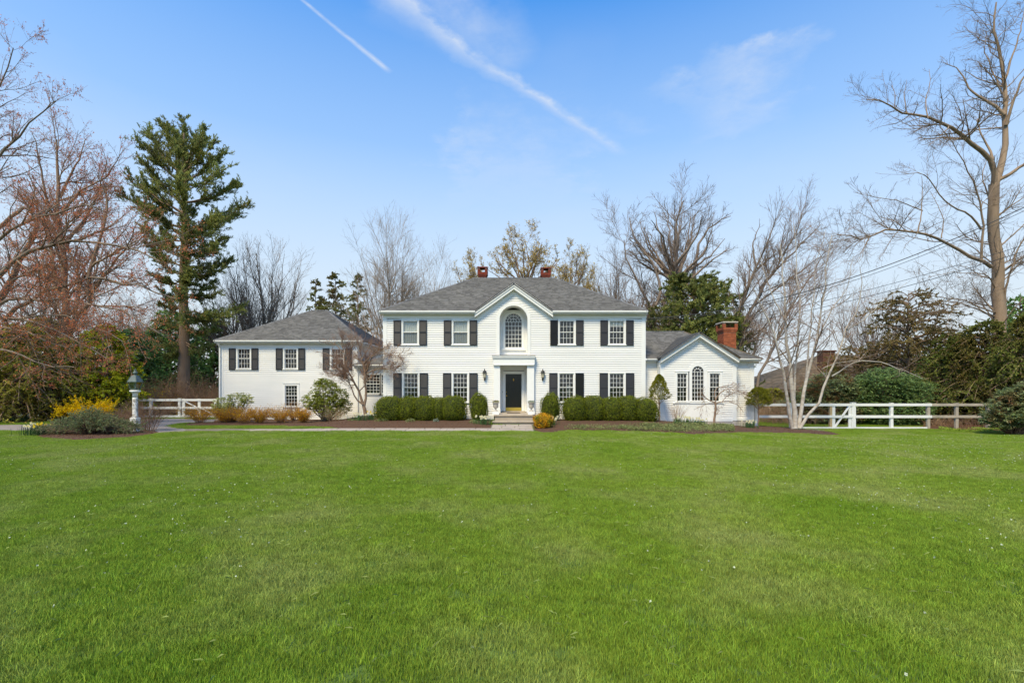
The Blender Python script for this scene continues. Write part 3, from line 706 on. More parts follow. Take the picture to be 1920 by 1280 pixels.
def awcut(z):
    if z < AZ0-.03: return None
    if z <= AZS: return (NX-AW-.03, NX+AW+.03)
    if z < AZS+AW+.03: d = math.sqrt((AW+.03)**2-(z-AZS)**2); return (NX-d, NX+d)
courses(3.58, NS+NR, nspan, YN, rects=[awcut], single=True, name='niche_siding')
def arched_window(cx, Yw, z0, zs, r, cols, rows, fan, cas=.12, deep=.4, inner=.45):
    m = MB(); a = [(cx+r, z0)]+arc(cx, zs, r)+[(cx-r, z0)]; b = [(cx+r+cas, z0)]+arc(cx, zs, r+cas)+[(cx-r-cas, z0)]
    for i in range(len(a)-1): m.prism([(a[i][0], Yw-.045, a[i][1]), (a[i+1][0], Yw-.045, a[i+1][1]), (b[i+1][0], Yw-.045, b[i+1][1]), (b[i][0], Yw-.045, b[i][1])], (0, .09, 0))
    m.box(cx-r-cas-.04, cx+r+cas+.04, Yw-.07, Yw+.05, z0-.07, z0-.001)
    win = m.build('arched_window', M['trim'], house); ya, yb = Yw+.0, Yw+.025
    g = MB()
    for c in range(1, cols): x = cx-r+2*r*c/cols; g.box(x-.010, x+.010, ya+.001, yb, z0, zs)
    for k in range(1, rows+1): z = z0+(zs-z0)*k/rows; g.box(cx-r, cx+r, ya+.002, yb-.001, z-.010, z+.010)
    rings = (inner,) if fan != 'double' else (.36, .70)
    for rr in rings:
        p = arc(cx, zs, r*rr, n=16); q = arc(cx, zs, r*rr+.020, n=16)
        for i in range(16): g.prism([(p[i][0], ya, p[i][1]), (p[i+1][0], ya, p[i+1][1]), (q[i+1][0], ya, q[i+1][1]), (q[i][0], ya, q[i][1])], (0, .023, 0))
    def ray(ang, r0, r1): a_ = math.radians(ang); g.bar((cx+r0*r*math.cos(a_), ya+.012, zs+r0*r*math.sin(a_)), (cx+r1*r*math.cos(a_), ya+.012, zs+r1*r*math.sin(a_)), .018, .018, up=(0, 1, 0))
    if fan == 'double':
        for i in range(1, 4): ray(i*45, 0.0, .36) if False else ray(i*45, .36, .70)
        for i in range(1, 8): ray(i*22.5, .70, 1.0)
        ray(90, 0, .36)
    else:
        for i in range(1, 5): ray(i*36, inner, 1.0)
    g.build('sash', M['trim'], win)
    pts = [(cx-r, z0), (cx+r, z0)]+arc(cx, zs, r)[1:-1]
    MB().prism([(x, Yw+.027, z) for x, z in pts], (0, .004, 0)).build('pane', M['glass'], win)
    rb = MB(); rb.face([(cx-r-.1, Yw+deep, z0-.1), (cx+r+.1, Yw+deep, z0-.1), (cx+r+.1, Yw+deep, zs+r+.1), (cx-r-.1, Yw+deep, zs+r+.1)])
    e = [(cx-r-.02, z0-.02), (cx+r+.02, z0-.02)]+arc(cx, zs, r+.02)+[(cx-r-.02, z0-.02)]
    for i in range(len(e)-1): rb.face([(e[i][0], Yw+.04, e[i][1]), (e[i+1][0], Yw+.04, e[i+1][1]), (e[i+1][0], Yw+deep, e[i+1][1]), (e[i][0], Yw+deep, e[i][1])])
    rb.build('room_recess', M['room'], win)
    return win
arched_window(NX, YN, AZ0, AZS, AW, 5, 6, 'double')
MB().box(NX-.66, NX+.66, YN-.10, YN-.02, AZ0-.16, AZ0-.071).build('window_shelf', M['trim'], niche)

# --- door surround and recessed door
ent = MB().box(gx(922.5, 25.1), gx(1003.8, 25.1), 25.05, 25.42, 3.50, 3.585).box(gx(923.5, 25.1), gx(1002.8, 25.1), 25.08, 25.42, 3.43, 3.50).box(-.985, 1.185, 25.12, 25.42, 3.12, 3.43).box(-.96, 1.16, 25.10, 25.42, 3.08, 3.12).build('entablature', M['trim'], house)
MB().box(gx(922, 25.1), gx(1004.3, 25.1), 25.03, 25.42, 3.585, 3.60).build('lead_flashing', M['mortar'], ent)
# niche floor, behind the ledge
MB().box(NX-NR, NX+NR, 25.42, YN+.02, 3.52, 3.57).build('niche_sill', M['trim'], niche)
OX0, OX1 = gx(937.6, 25.2), gx(988.3, 25.2)
for x0, x1 in ((-.965, OX0), (OX1, 1.165)):
    p = MB().box(x0, x1, 25.2, 25.42, .575, 3.08).box(x0-.015, x1+.015, 25.185, 25.42, .575, .80).box(x0-.015, x1+.015, 25.185, 25.42, 3.0, 3.08)
    p.build('pilaster', M['trim'], house)
por = MB(); por.box(OX0-.03, OX0, 25.42, YD+.05, .575, 3.1).box(OX1, OX1+.03, 25.42, YD+.05, .575, 3.1).box(OX0, OX1, 25.42, YD+.05, 3.07, 3.1)
porch = por.build('entry_recess', M['trim'], house)
courses(.60, 3.07, lambda z: (OX0, OX1), YD, rects=[(-.47, .66, 0, 2.8)], single=True, name='entry_siding')
DX0, DX1, DZ0, DZ1 = gx(948, YD), gx(977.8, YD), .635, 2.64
m = MB(); c = .16; m.box(DX0-c, DX0-.005, YD-.06, YD+.06, .60, DZ1+c).box(DX1+.005, DX1+c, YD-.06, YD+.06, .60, DZ1+c).box(DX0-.005, DX1+.005, YD-.058, YD+.06, DZ1+.005, DZ1+c-.002).build('door_frame', M['trim'], house)
MB().box(DX0-c-.03, DX1+c+.03, YD-.14, YD+.03, .576, .632).build('threshold', M['fence_old'], house)
dm = MB(); ys_, yb_ = YD-.012, YD+.04; W_ = DX1-DX0; st = .11
dm.box(DX0, DX1, YD+.006, yb_, DZ0, DZ1)
xm = (DX0+DX1)/2; lev = [DZ0, DZ0+.24, DZ0+.62, DZ0+.80, DZ0+1.50, DZ0+1.62, DZ0+1.88, DZ1]
for x0, x1 in ((DX0, DX0+st), (DX1-st, DX1), (xm-.045, xm+.045)): dm.box(x0, x1, ys_, YD+.006, DZ0, DZ1)
for a, b in ((lev[0], lev[1]), (lev[2], lev[3]), (lev[4], lev[5]), (lev[6], lev[7])):
    dm.box(DX0+st, xm-.045, ys_+.001, YD+.006, a, b); dm.box(xm+.045, DX1-st, ys_+.001, YD+.006, a, b)
for x0, x1 in ((DX0+st, xm-.045), (xm+.045, DX1-st)):
    for a, b in ((lev[1], lev[2]), (lev[3], lev[4]), (lev[5], lev[6])): dm.box(x0+.03, x1-.03, ys_+.006, YD+.006, a+.03, b-.03)
door = dm.build('front_door', M['door'], house, bevel=.003)
MB().box(DX0+.01, DX1-.01, YD-.018, YD-.0125, DZ0+.005, DZ0+.18).build('kick_plate', M['brass_plate'], door)
kn = MB().lathe([(.0, 0), (.03, .02), (.042, .07), (.03, .12), (.018, .15), (.0, .17)], xm, YD-.03, 10); kn.v = [(v[0], v[1], v[2]+2.26) for v in kn.v]; kn.build('knocker', M['brass'], door, smooth=True)
for z, r in ((1.46, .034), (1.66, .024)):
    k = MB(); k.lathe([(0, 0), (r, .01), (r, .03), (r*.6, .05), (r*.6, .06), (r, .075), (r*.7, .10), (0, .105)], 0, 0, 12)
    k.v = [(DX0+.05+v[0], YD-.01-v[2], z+v[1]) for v in k.v]; k.build('door_knob', M['brass'], door, smooth=True)
MB().box(OX0+.10, OX0+.14, YD-.035, YD-.015, 1.62, 1.71).build('door_bell', M['iron'], house)
# steps
sx0, sx1 = gx(926, 23.4), gx(1000.5, 23.4)
st1 = MB().box(sx0, sx1, 23.4, YD+.0, .515, .575).build('step', M['stone'], house, bevel=.01)
MB().box(sx0+.04, sx1-.04, 23.45, YD, .30, .515).build('riser', M['stone'], st1)
st2 = MB().box(sx0-.06, sx1+.04, 23.0, 23.5, .235, .30).build('step', M['stone'], house, bevel=.01)
MB().box(sx0-.02, sx1+.0, 23.05, 23.5, .0, .235).build('riser', M['stone'], st2)
MB().box(xm-.35, xm+.35, 24.9, 25.4, .577, .592).build('doormat', M['mat'])
bpy.data.objects['doormat'].data.name = 'doormat'
props(bpy.data.objects['doormat'], 'dark brown doormat on the stone stoop below the black door', 'doormat')

# --- main windows and shutters
for i, x in enumerate(up_x):
    cu_ = None
    if i < 2: cu_ = [(4.83, 5.45, M['curtain']), (4.20, 4.83, M['blind'])]
    if i == 3: cu_ = [(5.16, 5.45, M['curtain'])]
    window(x, YF, *WZU, .71, 4, 2, 2, curtain=cu_, bare=i < 2)
    shutters(x, YF, 4.13, 5.46, .405, .475, plain=(-1,) if i == 2 else ())
for i, x in enumerate(lo_x):
    window(x, YF, *WZL, .70, 4, 3, 3, curtain=[(1.1, 2.7, M['blind'], x-.37, x-.22)] if i == 0 else ([(1.5, 2.05, M['blind'], x+.05, x+.25)] if i == 2 else None))
    shutters(x, YF, 1.07, 2.66, .44, .475, plain=(1,) if i == 2 else ())

# --- chimneys of brick laid one by one
def brick_courses(x0, x1, y0, y1, z0, z1, mat, parent, bl=.21, bh=.070, j=.010, name='bricks'):
    m = MB(); n = int((z1-z0)/bh)
    for r in range(n):
        za = z0+r*bh; zb = za+bh-j; off = (r % 2)*bl*.5
        for (a, b, fixed, ax) in ((x0, x1, y0, 'f'), (x0, x1, y1, 'b'), (y0, y1, x0, 'l'), (y0, y1, x1, 'r')):
            u = a-off
            while u < b-.01:
                ua, ub = max(u, a), min(u+bl-j, b); u += bl; pr = .012+random.random()*.006
                if ub-ua < .02: continue
                if ax == 'f': m.box(ua, ub, fixed-pr, fixed+.03, za, zb)
                elif ax == 'b': m.box(ua, ub, fixed-.03, fixed+pr, za, zb)
                elif ax == 'l': m.box(fixed-pr, fixed+.03, ua, ub, za, zb)
                else: m.box(fixed-.03, fixed+pr, ua, ub, za, zb)
    o = m.build(name, mat, parent); o['kind'] = 'stuff'; return o
def chimney(cx, cy, w, d, zb, zt, mat, flare, label, capm=None):
    hw, hd = w/2, d/2; wall = .12; zw = zt-.13
    core = MB().box(cx-hw+.005, cx+hw-.005, cy-hd+.005, cy+hd-.005, zb, zt-.62 if flare > .02 else zt-.5)
    ch = core.build('chimney', M['mortar'], house, label=label)
    brick_courses(cx-hw, cx+hw, cy-hd, cy+hd, zb, zt-.62, mat, ch)
    f = 0
    for k in range(3):
        f += flare; z0 = zt-.62+k*.07
        MB().box(cx-hw-f+.01, cx+hw+f-.01, cy-hd-f+.01, cy+hd+f-.01, z0-.01, z0+.07).build('corbel', M['mortar'], ch)
        brick_courses(cx-hw-f, cx+hw+f, cy-hd-f, cy+hd+f, z0, z0+.071, mat, ch)
    z0 = zt-.41; hw2, hd2 = hw+f, hd+f; z1 = zt-.07
    # open top storey: corner piers and a middle one under a capstone
    for sx in (-1, 1):
        for sy in (-1, 1):
            xa, ya = cx+sx*(hw2-.07), cy+sy*(hd2-.07)
            brick_courses(xa-.07, xa+.07, ya-.07, ya+.07, z0, z1, mat, ch)
            MB().box(xa-.06, xa+.06, ya-.06, ya+.06, z0, z1).build('pier', M['mortar'], ch)
    brick_courses(cx-hw2, cx+hw2, cy-hd2, cy+hd2, z0, z0+.08, mat, ch)
    MB().box(cx-hw2+.01, cx+hw2-.01, cy-hd2+.01, cy+hd2-.01, z0, z0+.075).build('flue_shelf', M['room'], ch)
    MB().box(cx-hw2-.03, cx+hw2+.03, cy-hd2-.03, cy+hd2+.03, z1, zt).build('capstone', capm or M['brick_red'], ch, bevel=.008)
    return ch
chimney(-1.89, 31.0, .46, .46, 8.2, 9.61, M['brick_red'], .025, 'small red brick chimney behind the ridge, over the left half')
chimney(2.17, 31.0, .46, .46, 8.2, 9.56, M['brick_red'], .025, 'small red brick chimney behind the ridge, over the right half')

# ------------------------------------------------------------------ LEFT WING
YW_ = 28.0; wx0, wx1 = gx(413.4, YW_), gx(670, YW_); wz0 = .0
wwin = (-15.63, -12.90, -10.17)
op = [(x-.34, x+.34, 3.0, 4.15) for x in wwin]+[(-13.22, -12.52, .8, 2.02)]
courses(.05, 4.36, lambda z: (wx0+.15, wx1-.13), YW_, rects=op)
MB().box(wx0-.02, wx0+.17, YW_-.035, YW_+.16, -.08, 4.36).build('corner_board', M['trim'], house)
MB().box(wx1-.15, wx1+.02, YW_-.035, YW_+.16, -.08, 4.36).build('corner_board', M['trim'], house)
MB().box(wx0+.1, wx1-.1, YW_+.6, 36.0, 0, 4.5).box(wx0+.02, wx1-.02, YW_+.62, 36.1, 4.2, 4.5).build('light_block_core', M['room'], house)
side_courses(wx0, YW_+.16, 36.2, -.05, 4.5, -1); side_courses(wx1, YW_+.16, 36.2, -.05, 4.5, 1)
for x in wwin:
    window(x, YW_, 3.03, 4.12, .64, 4, 2, 2, cas=.085); shutters(x, YW_, 2.92, 4.18, .385, .465)
window(-12.87, YW_, .84, 1.98, .64, 4, 3, 3, cas=.11, header=True)
wex0, wex1, wez = gx(402, 27.75), -8.62, 4.62
eave(wex0, wex1, YW_, 27.75, 4.50, 4.62, frieze=.1)
wry, wrx0, wrx1, wrz = 32.15, -13.4, -12.35, 7.03
a_, b_, c2, d2 = (wex0-.02, 27.70, wez), (wex1+.02, 27.70, wez), (wex1+.02, 36.6, wez), (wex0-.02, 36.6, wez); r0_, r1_ = (wrx0, wry, wrz), (wrx1, wry, wrz)
shingles([a_, b_, r1_, r0_]); shingles([b_, c2, r1_]); shingles([c2, d2, r0_, r1_]); shingles([d2, a_, r0_])
for p, q in ((a_, r0_), (b_, r1_), (c2, r1_), (r0_, r1_)): cap(p, q)
MB().box(wex0+.02, wex1-.02, YW_+.1, 36.5, 4.50, 4.56).build('soffit', M['trim'], house)
def downspout(x, Y, zt, zb, dx=0):
    m = MB(); m.bar((x, Y-.24, zt), (x, Y-.08, zt-.28), .07, .06).box(x-.035, x+.035, Y-.11, Y-.05, zb+.15, zt-.26).bar((x, Y-.08, zb+.17), (x, Y-.32, zb+.05), .07, .06)
    m.build('downspout', M['trim'], house)
downspout(wx0+.02, YW_-.02, 4.50, 0); downspout(wx1+.20, 27.5, 3.1, .1)
# ------------------------------------------------------------------ CONNECTOR (low, between wing and main block)
YC = 27.5; cx0 = -8.80
courses(.42, 2.98, lambda z: (cx0+.12, -6.86), YC, rects=[(-8.36, -7.55, 1.54, 2.65), (-7.49, -6.87, 1.54, 2.65)])
MB().box(cx0-.02, cx0+.12, YC-.03, YC+.16, .30, 2.98).build('corner_board', M['trim'], house)
MB().box(cx0+.12, -6.83, YC-.037, YC+.04, .30, .42).build('skirt_board', M['trim'], house)
MB().box(cx0+.02, -6.83, YC-.01, YC+.2, .0, .30).build('foundation', M['concrete'], house)
MB().box(cx0+.1, -6.83, YC+.55, 33.0, .0, 3.1).build('light_block_core', M['room'], house)
side_courses(cx0, YC+.16, YW_, .30, 2.98, -1)
window(-7.955, YC, 1.58, 2.61, .75, 4, 3, 3, cas=.06); window(-7.18, YC, 1.58, 2.61, .56, 3, 3, 3, cas=.06)
eave(cx0-.2, -6.83, YC, 27.25, 3.09, 3.20, frieze=.1, dent=False)
h0 = (cx0-.24, 27.2, 3.21); h1 = (-6.83, 27.2, 3.21); h2 = (-6.83, 29.5, 4.02); h3 = (-6.83, 31.8, 3.21); h4 = (cx0-.24, 31.8, 3.21)
shingles([h0, h1, h2]); shingles([h4, h0, h2])
cap(h0, h2)
# ------------------------------------------------------------------ RIGHT WING
YG, YB = 25.4, 26.0; g0, g1 = 7.86, 11.85; rwx = 13.08; rz0 = gb
def rspan(z):
    if z < 3.38: return (g0+.16, g1-.16)
    t = (z-3.38)/(4.80-.30-3.38)
    if t > .95: return None
    c = (g0+g1)/2; return (c-(c-g0-.16)*(1-t), c+(g1-.16-c)*(1-t))
sw = (8.995, 10.725); cw = 9.82; aw = .305; azs = 3.04-aw
def ac(z):
    if 1.2-.03 < z <= azs: return (cw-aw-.03, cw+aw+.03)
    if azs < z < azs+aw+.03: d = math.sqrt((aw+.03)**2-(z-azs)**2); return (cw-d, cw+d)
courses(.27, 4.55, rspan, YG, rects=[(x-.28, x+.28, 1.17, 2.65) for x in sw]+[ac])
for x0, x1 in ((g0-.02, g0+.18), (g1-.18, g1+.02)): MB().box(x0, x1, YG-.035, YG+.16, .16, 3.36).build('corner_board', M['trim'], house)
MB().box(g0+.18, g1-.18, YG-.037, YG+.05, .12, .27).build('skirt_board', M['trim'], house)
MB().box(g0, g1, YG-.02, YG+.3, -.3, .13).box(g1-.3, rwx, YB-.01, YB+.3, -.45, .13).box(7.05, g0+.3, YB-.01, YB+.3, -.2, .13).build('foundation', M['concrete'], house)
courses(.25, 3.32, lambda z: (7.07, g0+.1), YB); courses(.25, 3.32, lambda z: (g1, rwx-.16), YB)
MB().box(rwx-.18, rwx+.02, YB-.035, YB+.16, .13, 3.34).build('corner_board', M['trim'], house)
MB().box(g1-.1, rwx-.18, YB-.037, YB+.04, .13, .25).build('skirt_board', M['trim'], house)
MB().box(g0+.06, g1-.06, YG+.45, 30, .0, 3.35).box(7.1, rwx-.1, YB+.5, 33.4, 0, 3.35).build('light_block_core', M['room'], house)
side_courses(g0, YG+.16, YB, .16, 3.34, -1); side_courses(g1, YG+.16, YB, .16, 3.34, 1); side_courses(rwx, YB+.16, 33.5, .16, 3.34, 1)
for x in sw: window(x, YG, 1.21, 2.62, .47, 3, 3, 3, cas=.10, deep=.4, header=True)
win_c = arched_window(cw, YG, 1.21, azs, aw, 4, 7, 'single', cas=.20, deep=.4, inner=.5)
MB().box(8.5, 11.2, YG-.065, YG+.0, 1.06, 1.12).box(8.62, 11.08, YG-.032, YG+.0, .32, 1.06).build('window_panel', M['trim'], house)
rake(g0-.06, 3.46, (g0+g1)/2-.001, 4.80, YG, 25.15, th=.26); rake(g1+.06, 3.46, (g0+g1)/2+.001, 4.80, YG, 25.15, th=.26)
eave(7.06, g0-.05, YB, 25.75, 3.34, 3.45, frieze=.12, dent=False); eave(g1+.05, 13.36, YB, 25.75, 3.34, 3.45, frieze=.12, dent=False)
gp = (g0+g1)/2; rY2, rZ2 = 29.8, 5.35; e2 = 3.46
qa, qb, qc, qd = (7.05, 25.70, e2), (13.42, 25.70, e2), (13.42, 34.0, e2), (7.05, 34.0, e2); q0, q1 = (7.05, rY2, rZ2), (10.66, rY2, rZ2)
shingles([qa, qb, q1, q0]); shingles([qb, qc, q1], mat='roof_brown'); shingles([qc, qd, q0, q1])
cap(qb, q1, mat='roof_brown'); cap(q0, q1)
sl = (rZ2-e2)/(rY2-25.7); yt = 25.7+(4.82-e2)/sl+.2
shingles([(g0-.11, 25.08, 3.47), (gp, 25.08, 4.83), (gp, yt, 4.83), (g0-.11, 25.8, 3.47)]); shingles([(gp, 25.08, 4.83), (g1+.11, 25.08, 3.47), (g1+.11, 25.8, 3.47), (gp, yt, 4.83)], mat='roof_brown')
MB().box(7.07, 13.3, YB+.1, 33.9, 3.36, 3.42).build('soffit', M['trim'], house)
chimney(12.72, 28.45, .70, .86, 3.2, 5.74, M['brick'], .022, 'orange brick chimney of the right wing', M['urn'])
downspout(XR+.06, YF+.3, 5.7, 3.3)

BOARDS.sort(key=lambda t: -t[0])
for _, m in BOARDS[:300]: m.build('clapboard', M['clap'], house)
m = MB()
for _, q in BOARDS[300:]: k = len(m.v); m.v += q.v; m.f += [tuple(k+i for i in f) for f in q.f]
if m.v: m.build('short_clapboards', M['clap'], house, kind='stuff')
print('boards', len(BOARDS))
# --- lanterns beside the door, urns on the stoop
def wall_lantern(cx, label):
    z = 2.31; Y = 25.26
    L = empty('wall_lantern', (cx, YF-.03, z), label, 'lantern', 'wall lanterns beside the front door')
    MB().lathe([(.05, z+.10), (.075, z+.14), (.10, z+.36)], cx, Y, 6).build('glass_body', M['frosted'], L)
    MB().lathe([(.0, z), (.025, z+.03), (.02, z+.06), (.05, z+.08), (.055, z+.10)], cx, Y, 8).build('base_finial', M['iron'], L)
    m = MB().lathe([(.125, z+.36), (.12, z+.39), (.07, z+.47), (.03, z+.50), (.035, z+.53), (.012, z+.56), (.0, z+.62)], cx, Y, 8)
    for i in range(6):
        a = math.pi/3*i+math.pi/6*0; m.bar((cx+.052*math.cos(a), Y+.052*math.sin(a), z+.09), (cx+.104*math.cos(a), Y+.104*math.sin(a), z+.37), .012, .012)
    m.build('cap', M['iron'], L)
    MB().box(cx-.02, cx+.02, Y+.02, YF-.02, z+.02, z+.05).box(cx-.04, cx+.04, YF-.035, YF-.02, z-.04, z+.2).build('bracket', M['iron'], L)
wall_lantern(gx(908.7, 25.26), 'black wall lantern on the white siding left of the door surround')
wall_lantern(gx(1017.8, 25.26), 'black wall lantern on the white siding right of the door surround')
def urn(px, label, flower):
    Y = 23.95; x = gx(px, Y); U = empty('garden_urn', (x, Y, .577), label, 'urn', 'stone urns on the stoop')
    MB().box(x-.17, x+.17, Y-.17, Y+.17, .577, .72).build('plinth', M['trim'], U)
    b = MB().lathe([(.11, .72), (.115, .75), (.05, .79), (.035, .84), (.05, .87), (.11, .90), (.13, .95), (.135, 1.10), (.145, 1.13), (.185, 1.15), (.19, 1.175), (.165, 1.18), (.15, 1.14)], x, Y, 20).build('bowl', M['urn'], U, smooth=True)
    n = 220; r = rng.random(n)**.5*.17; a = rng.random(n)*6.283; C = np.stack([x+r*np.cos(a), Y+r*np.sin(a), 1.15+rng.random(n)*.11*(1-r*2)+.02], 1)
    V, F = leaves(C, .05, .5, up=.5); npmesh('foliage', V, F, M['greyplant' if not flower else 'gcover'], U)
    if flower:
        V, F = leaves(C[:60]+[0, 0, .03], .035, .9, up=1); npmesh('flowers', V, F, M['pinkflower'], U)
urn(929.5, 'pale stone urn left of the front door, planted with small pink flowers', True); urn(996.2, 'pale stone urn right of the front door, planted with silvery foliage', False)

# ================================================================== FENCES, LAMP POST, WIRES
def fence(label, Y0, posts, rails, gate=None, old_from=None, px_end=None, bottom=True):
    """posts: photo columns at depth Y0; rails: list of (z, half height, x0, x1)"""
    x0 = gx(posts[0], Y0); F_ = empty('rail_fence', (x0, Y0, zg(x0, Y0)), label, 'fence')
    for p in posts:
        x = gx(p, Y0); old = old_from and p > old_from
        zb = zg(x, Y0)
        MB().box(x-.075, x+.075, Y0-.06, Y0+.06, zb-.05, rails['top']+.075).box(x-.09, x+.09, Y0-.075, Y0+.075, rails['top']+.075, rails['top']+.10).build('post', M['fence_old' if old else 'fence'], F_, bevel=.004)
    for z, a, b, old in rails['list']:
        dx0, dx1 = gx(a, Y0), gx(b, Y0)
        n = max(1, int(round((dx1-dx0)/2.6)))
        for i in range(n):
            xa, xb = dx0+(dx1-dx0)*i/n, dx0+(dx1-dx0)*(i+1)/n
            MB().box(xa+.002, xb-.002, Y0-.095, Y0-.062, z-.07+random.uniform(-.004, .004), z+.07).build('rail', M['fence_old' if old else 'fence'], F_)
    return F_
YR = 26.0
ft = CAMZ-35.5*YR/FPX; fm = CAMZ-57.5*YR/FPX; fb = CAMZ-79.3*YR/FPX
fr = fence('white three rail fence right of the house, weathering to grey towards the evergreens', YR, [1418, 1483, 1671, 1740, 1793, 1852],
      {'top': ft, 'list': [(ft, 1415, 1557, 0), (ft, 1602, 1745, 0), (ft, 1745, 1852, 1), (fm, 1415, 1557, 0), (fm, 1602, 1745, 0), (fm, 1745, 1856, 1), (fb, 1478, 1560, 0), (fb, 1602, 1736, 0)]}, old_from=1700)
gt = empty('paddock_gate', (gx(1559, YR), YR, zg(gx(1559, YR), YR)), 'narrow white gate with a diagonal brace behind the birch clump', 'gate')
x0, x1 = gx(1557, YR), gx(1599, YR)
zb_ = zg(x0, YR)
MB().box(x0-.06, x0+.06, YR-.06, YR+.06, zb_-.05, ft+.10).build('post', M['raw_wood'], fr)
MB().box(x1-.10, x1+.12, YR-.07, YR+.07, zb_-.05, ft+.10).box(x1-.12, x1+.14, YR-.085, YR+.085, ft+.10, ft+.125).build('post', M['fence'], fr)
MB().box(x0+.07, x0+.23, YR-.05, YR+.0, fb-.06, ft+.07).build('stile', M['fence'], gt); MB().box(x1-.26, x1-.11, YR-.05, YR+.0, fb-.06, ft+.0).build('stile', M['fence'], gt)
for z in (ft, fm, fb): MB().box(x0-.05, x1-.02, YR-.085, YR-.052, z-.07, z+.07).build('rail', M['fence'], gt)
MB().bar((x0+.2, YR-.02, fb+.02), (x1-.2, YR-.02, ft-.06), .04, .13, up=(0, 1, 0)).build('brace', M['fence'], gt)
YL = 31.0
lt = CAMZ-26.5*YL/FPX; lm = CAMZ-41.2*YL/FPX; lb = CAMZ-57*YL/FPX
fence('white three rail fence left of the house behind the driveway', YL, [172, 226, 283, 337], {'top': lt, 'list': [(z, 165, 341, 0) for z in (lt, lm, lb)]})
g2 = empty('paddock_gate', (gx(343, YL), YL, zg(gx(343, YL), YL)), 'white driveway gate with a diagonal brace left of the house wing', 'gate')
xa, xb = gx(342.5, YL), gx(408, YL)
for a in (xa+.0, gx(374, YL)-.08, xb-.2): MB().box(a, a+.17, YL-.05, YL-.0, lb-.07, lt+.08).build('stile', M['fence'], g2)
for z in (lt, lm, lb): MB().box(xa-.02, xb, YL-.085, YL-.052, z-.07, z+.07).build('rail', M['fence'], g2)
MB().bar((xa+.15, YL-.02, lt-.08), (gx(374, YL)-.1, YL-.02, lm-.0), .04, .12, up=(0, 1, 0)).build('brace', M['fence'], g2)
MB().bar((gx(374, YL)+.1, YL-.02, lm), (xb-.2, YL-.02, lb+.08), .04, .12, up=(0, 1, 0)).build('brace', M['fence'], g2)

lx, lY = gx(253.5, 20.5), 20.5; lz = zg(lx, lY)
LP = empty('lamp_post', (lx, lY, lz), 'white stone-like column with a greenish copper lantern rising from the low spruce bed', 'lamp post')
MB().box(lx-.125, lx+.125, lY-.125, lY+.125, lz, .57).box(lx-.137, lx+.137, lY-.137, lY+.137, .57, .62).box(lx-.12, lx+.12, lY-.12, lY+.12, .62, .65).build('pedestal', M['trim'], LP, bevel=.006)
M['urn'].node_tree
colm = material('blotched_column', (.74, .72, .68), (.30, .27, .22), .8, 9, bump=.012, bscale=16, contrast=2.2)  # pale and dark blotches in the column's colour
col_ = MB().lathe([(.118, .65), (.12, .68), (.10, .72), (.104, 1.0), (.098, 1.45), (.094, 1.50)], lx, lY, 16).build('column', colm, LP, smooth=True)
MB().lathe([(.096, 1.50), (.092, 1.66), (.11, 1.69), (.16, 1.72), (.195, 1.76), (.20, 1.79), (.17, 1.81)], lx, lY, 20).build('capital', M['trim'], LP, smooth=True)
r45 = math.pi/4
MB().lathe([(.08, 1.83), (.10, 1.845), (.075, 1.86), (.04, 1.87), (.04, 1.81)][::-1], lx, lY, 4).build('lantern_base', M['verdigris'], LP)
MB().lathe([(.16, 1.87), (.248, 2.16)], lx, lY, 4).build('lantern_glass', M['lampglass'], LP)
rf = MB().lathe([(.272, 2.16), (.276, 2.175), (.136, 2.42), (.115, 2.44)], lx, lY, 4).build('lantern_roof', material('roof_glass', (.13, .16, .15), (.10, .12, .11), .45, 5, spec=.4), LP)
fr_ = MB()
for i in range(4):
    a = math.pi/4+math.pi/2*i; c, s = math.cos(a), math.sin(a)
    fr_.bar((lx+.163*c, lY+.163*s, 1.86), (lx+.252*c, lY+.252*s, 2.17), .022, .022); fr_.bar((lx+.272*c, lY+.272*s, 2.175), (lx+.138*c, lY+.138*s, 2.425), .026, .026)
    a2 = a+math.pi/2; c2_, s2 = math.cos(a2), math.sin(a2)
    for r, z in ((.163, 1.868), (.272, 2.168)): fr_.bar((lx+r*c, lY+r*s, z), (lx+r*c2_, lY+r*s2, z), .025, .025)
fr_.build('lantern_frame', M['verdigris'], LP)
MB().lathe([(.07, 2.43), (.065, 2.46), (.055, 2.50), (.095, 2.53), (.09, 2.56), (.05, 2.62), (.035, 2.66), (.045, 2.68), (.02, 2.70), (.0, 2.74)], lx, lY, 12).build('finial', M['verdigris'], LP, smooth=True)
MB().lathe([(.02, 1.87), (.02, 1.96), (.07, 1.99), (.07, 2.01), (.0, 2.02)], lx, lY, 10).build('burner', M['trim'], LP)

def wire(label, p, q, sag, r=.016, n=28):
    P = np.array([[p[i]+(q[i]-p[i])*t for i in range(3)] for t in np.linspace(0, 1, n)]); P[:, 2] -= sag*4*np.linspace(0, 1, n)*(1-np.linspace(0, 1, n))
    V, F = tubes(P[None], np.full((1, n), r), 5); o = npmesh('overhead_wire', V, F, M['wire']); props(o, label, 'wire', 'overhead wires')
pA = at(2150, 270, 17.0)
wire('thick service wire running from the right to the upper corner of the main house', (7.12, YF-.05, 5.55), pA, 1.35, .018)
wire('second service wire twisted close under the thick one', (7.12, YF-.05, 5.48), (pA[0], pA[1], pA[2]-.1), 1.42, .010)
wire('upper thin wire crossing behind the birch clump', at(1230, 612, 44), at(2150, 385, 19), 1.0, .013)
wire('lower thin wire crossing behind the birch clump', at(1230, 618, 44), at(2150, 395, 19), 1.15, .016)

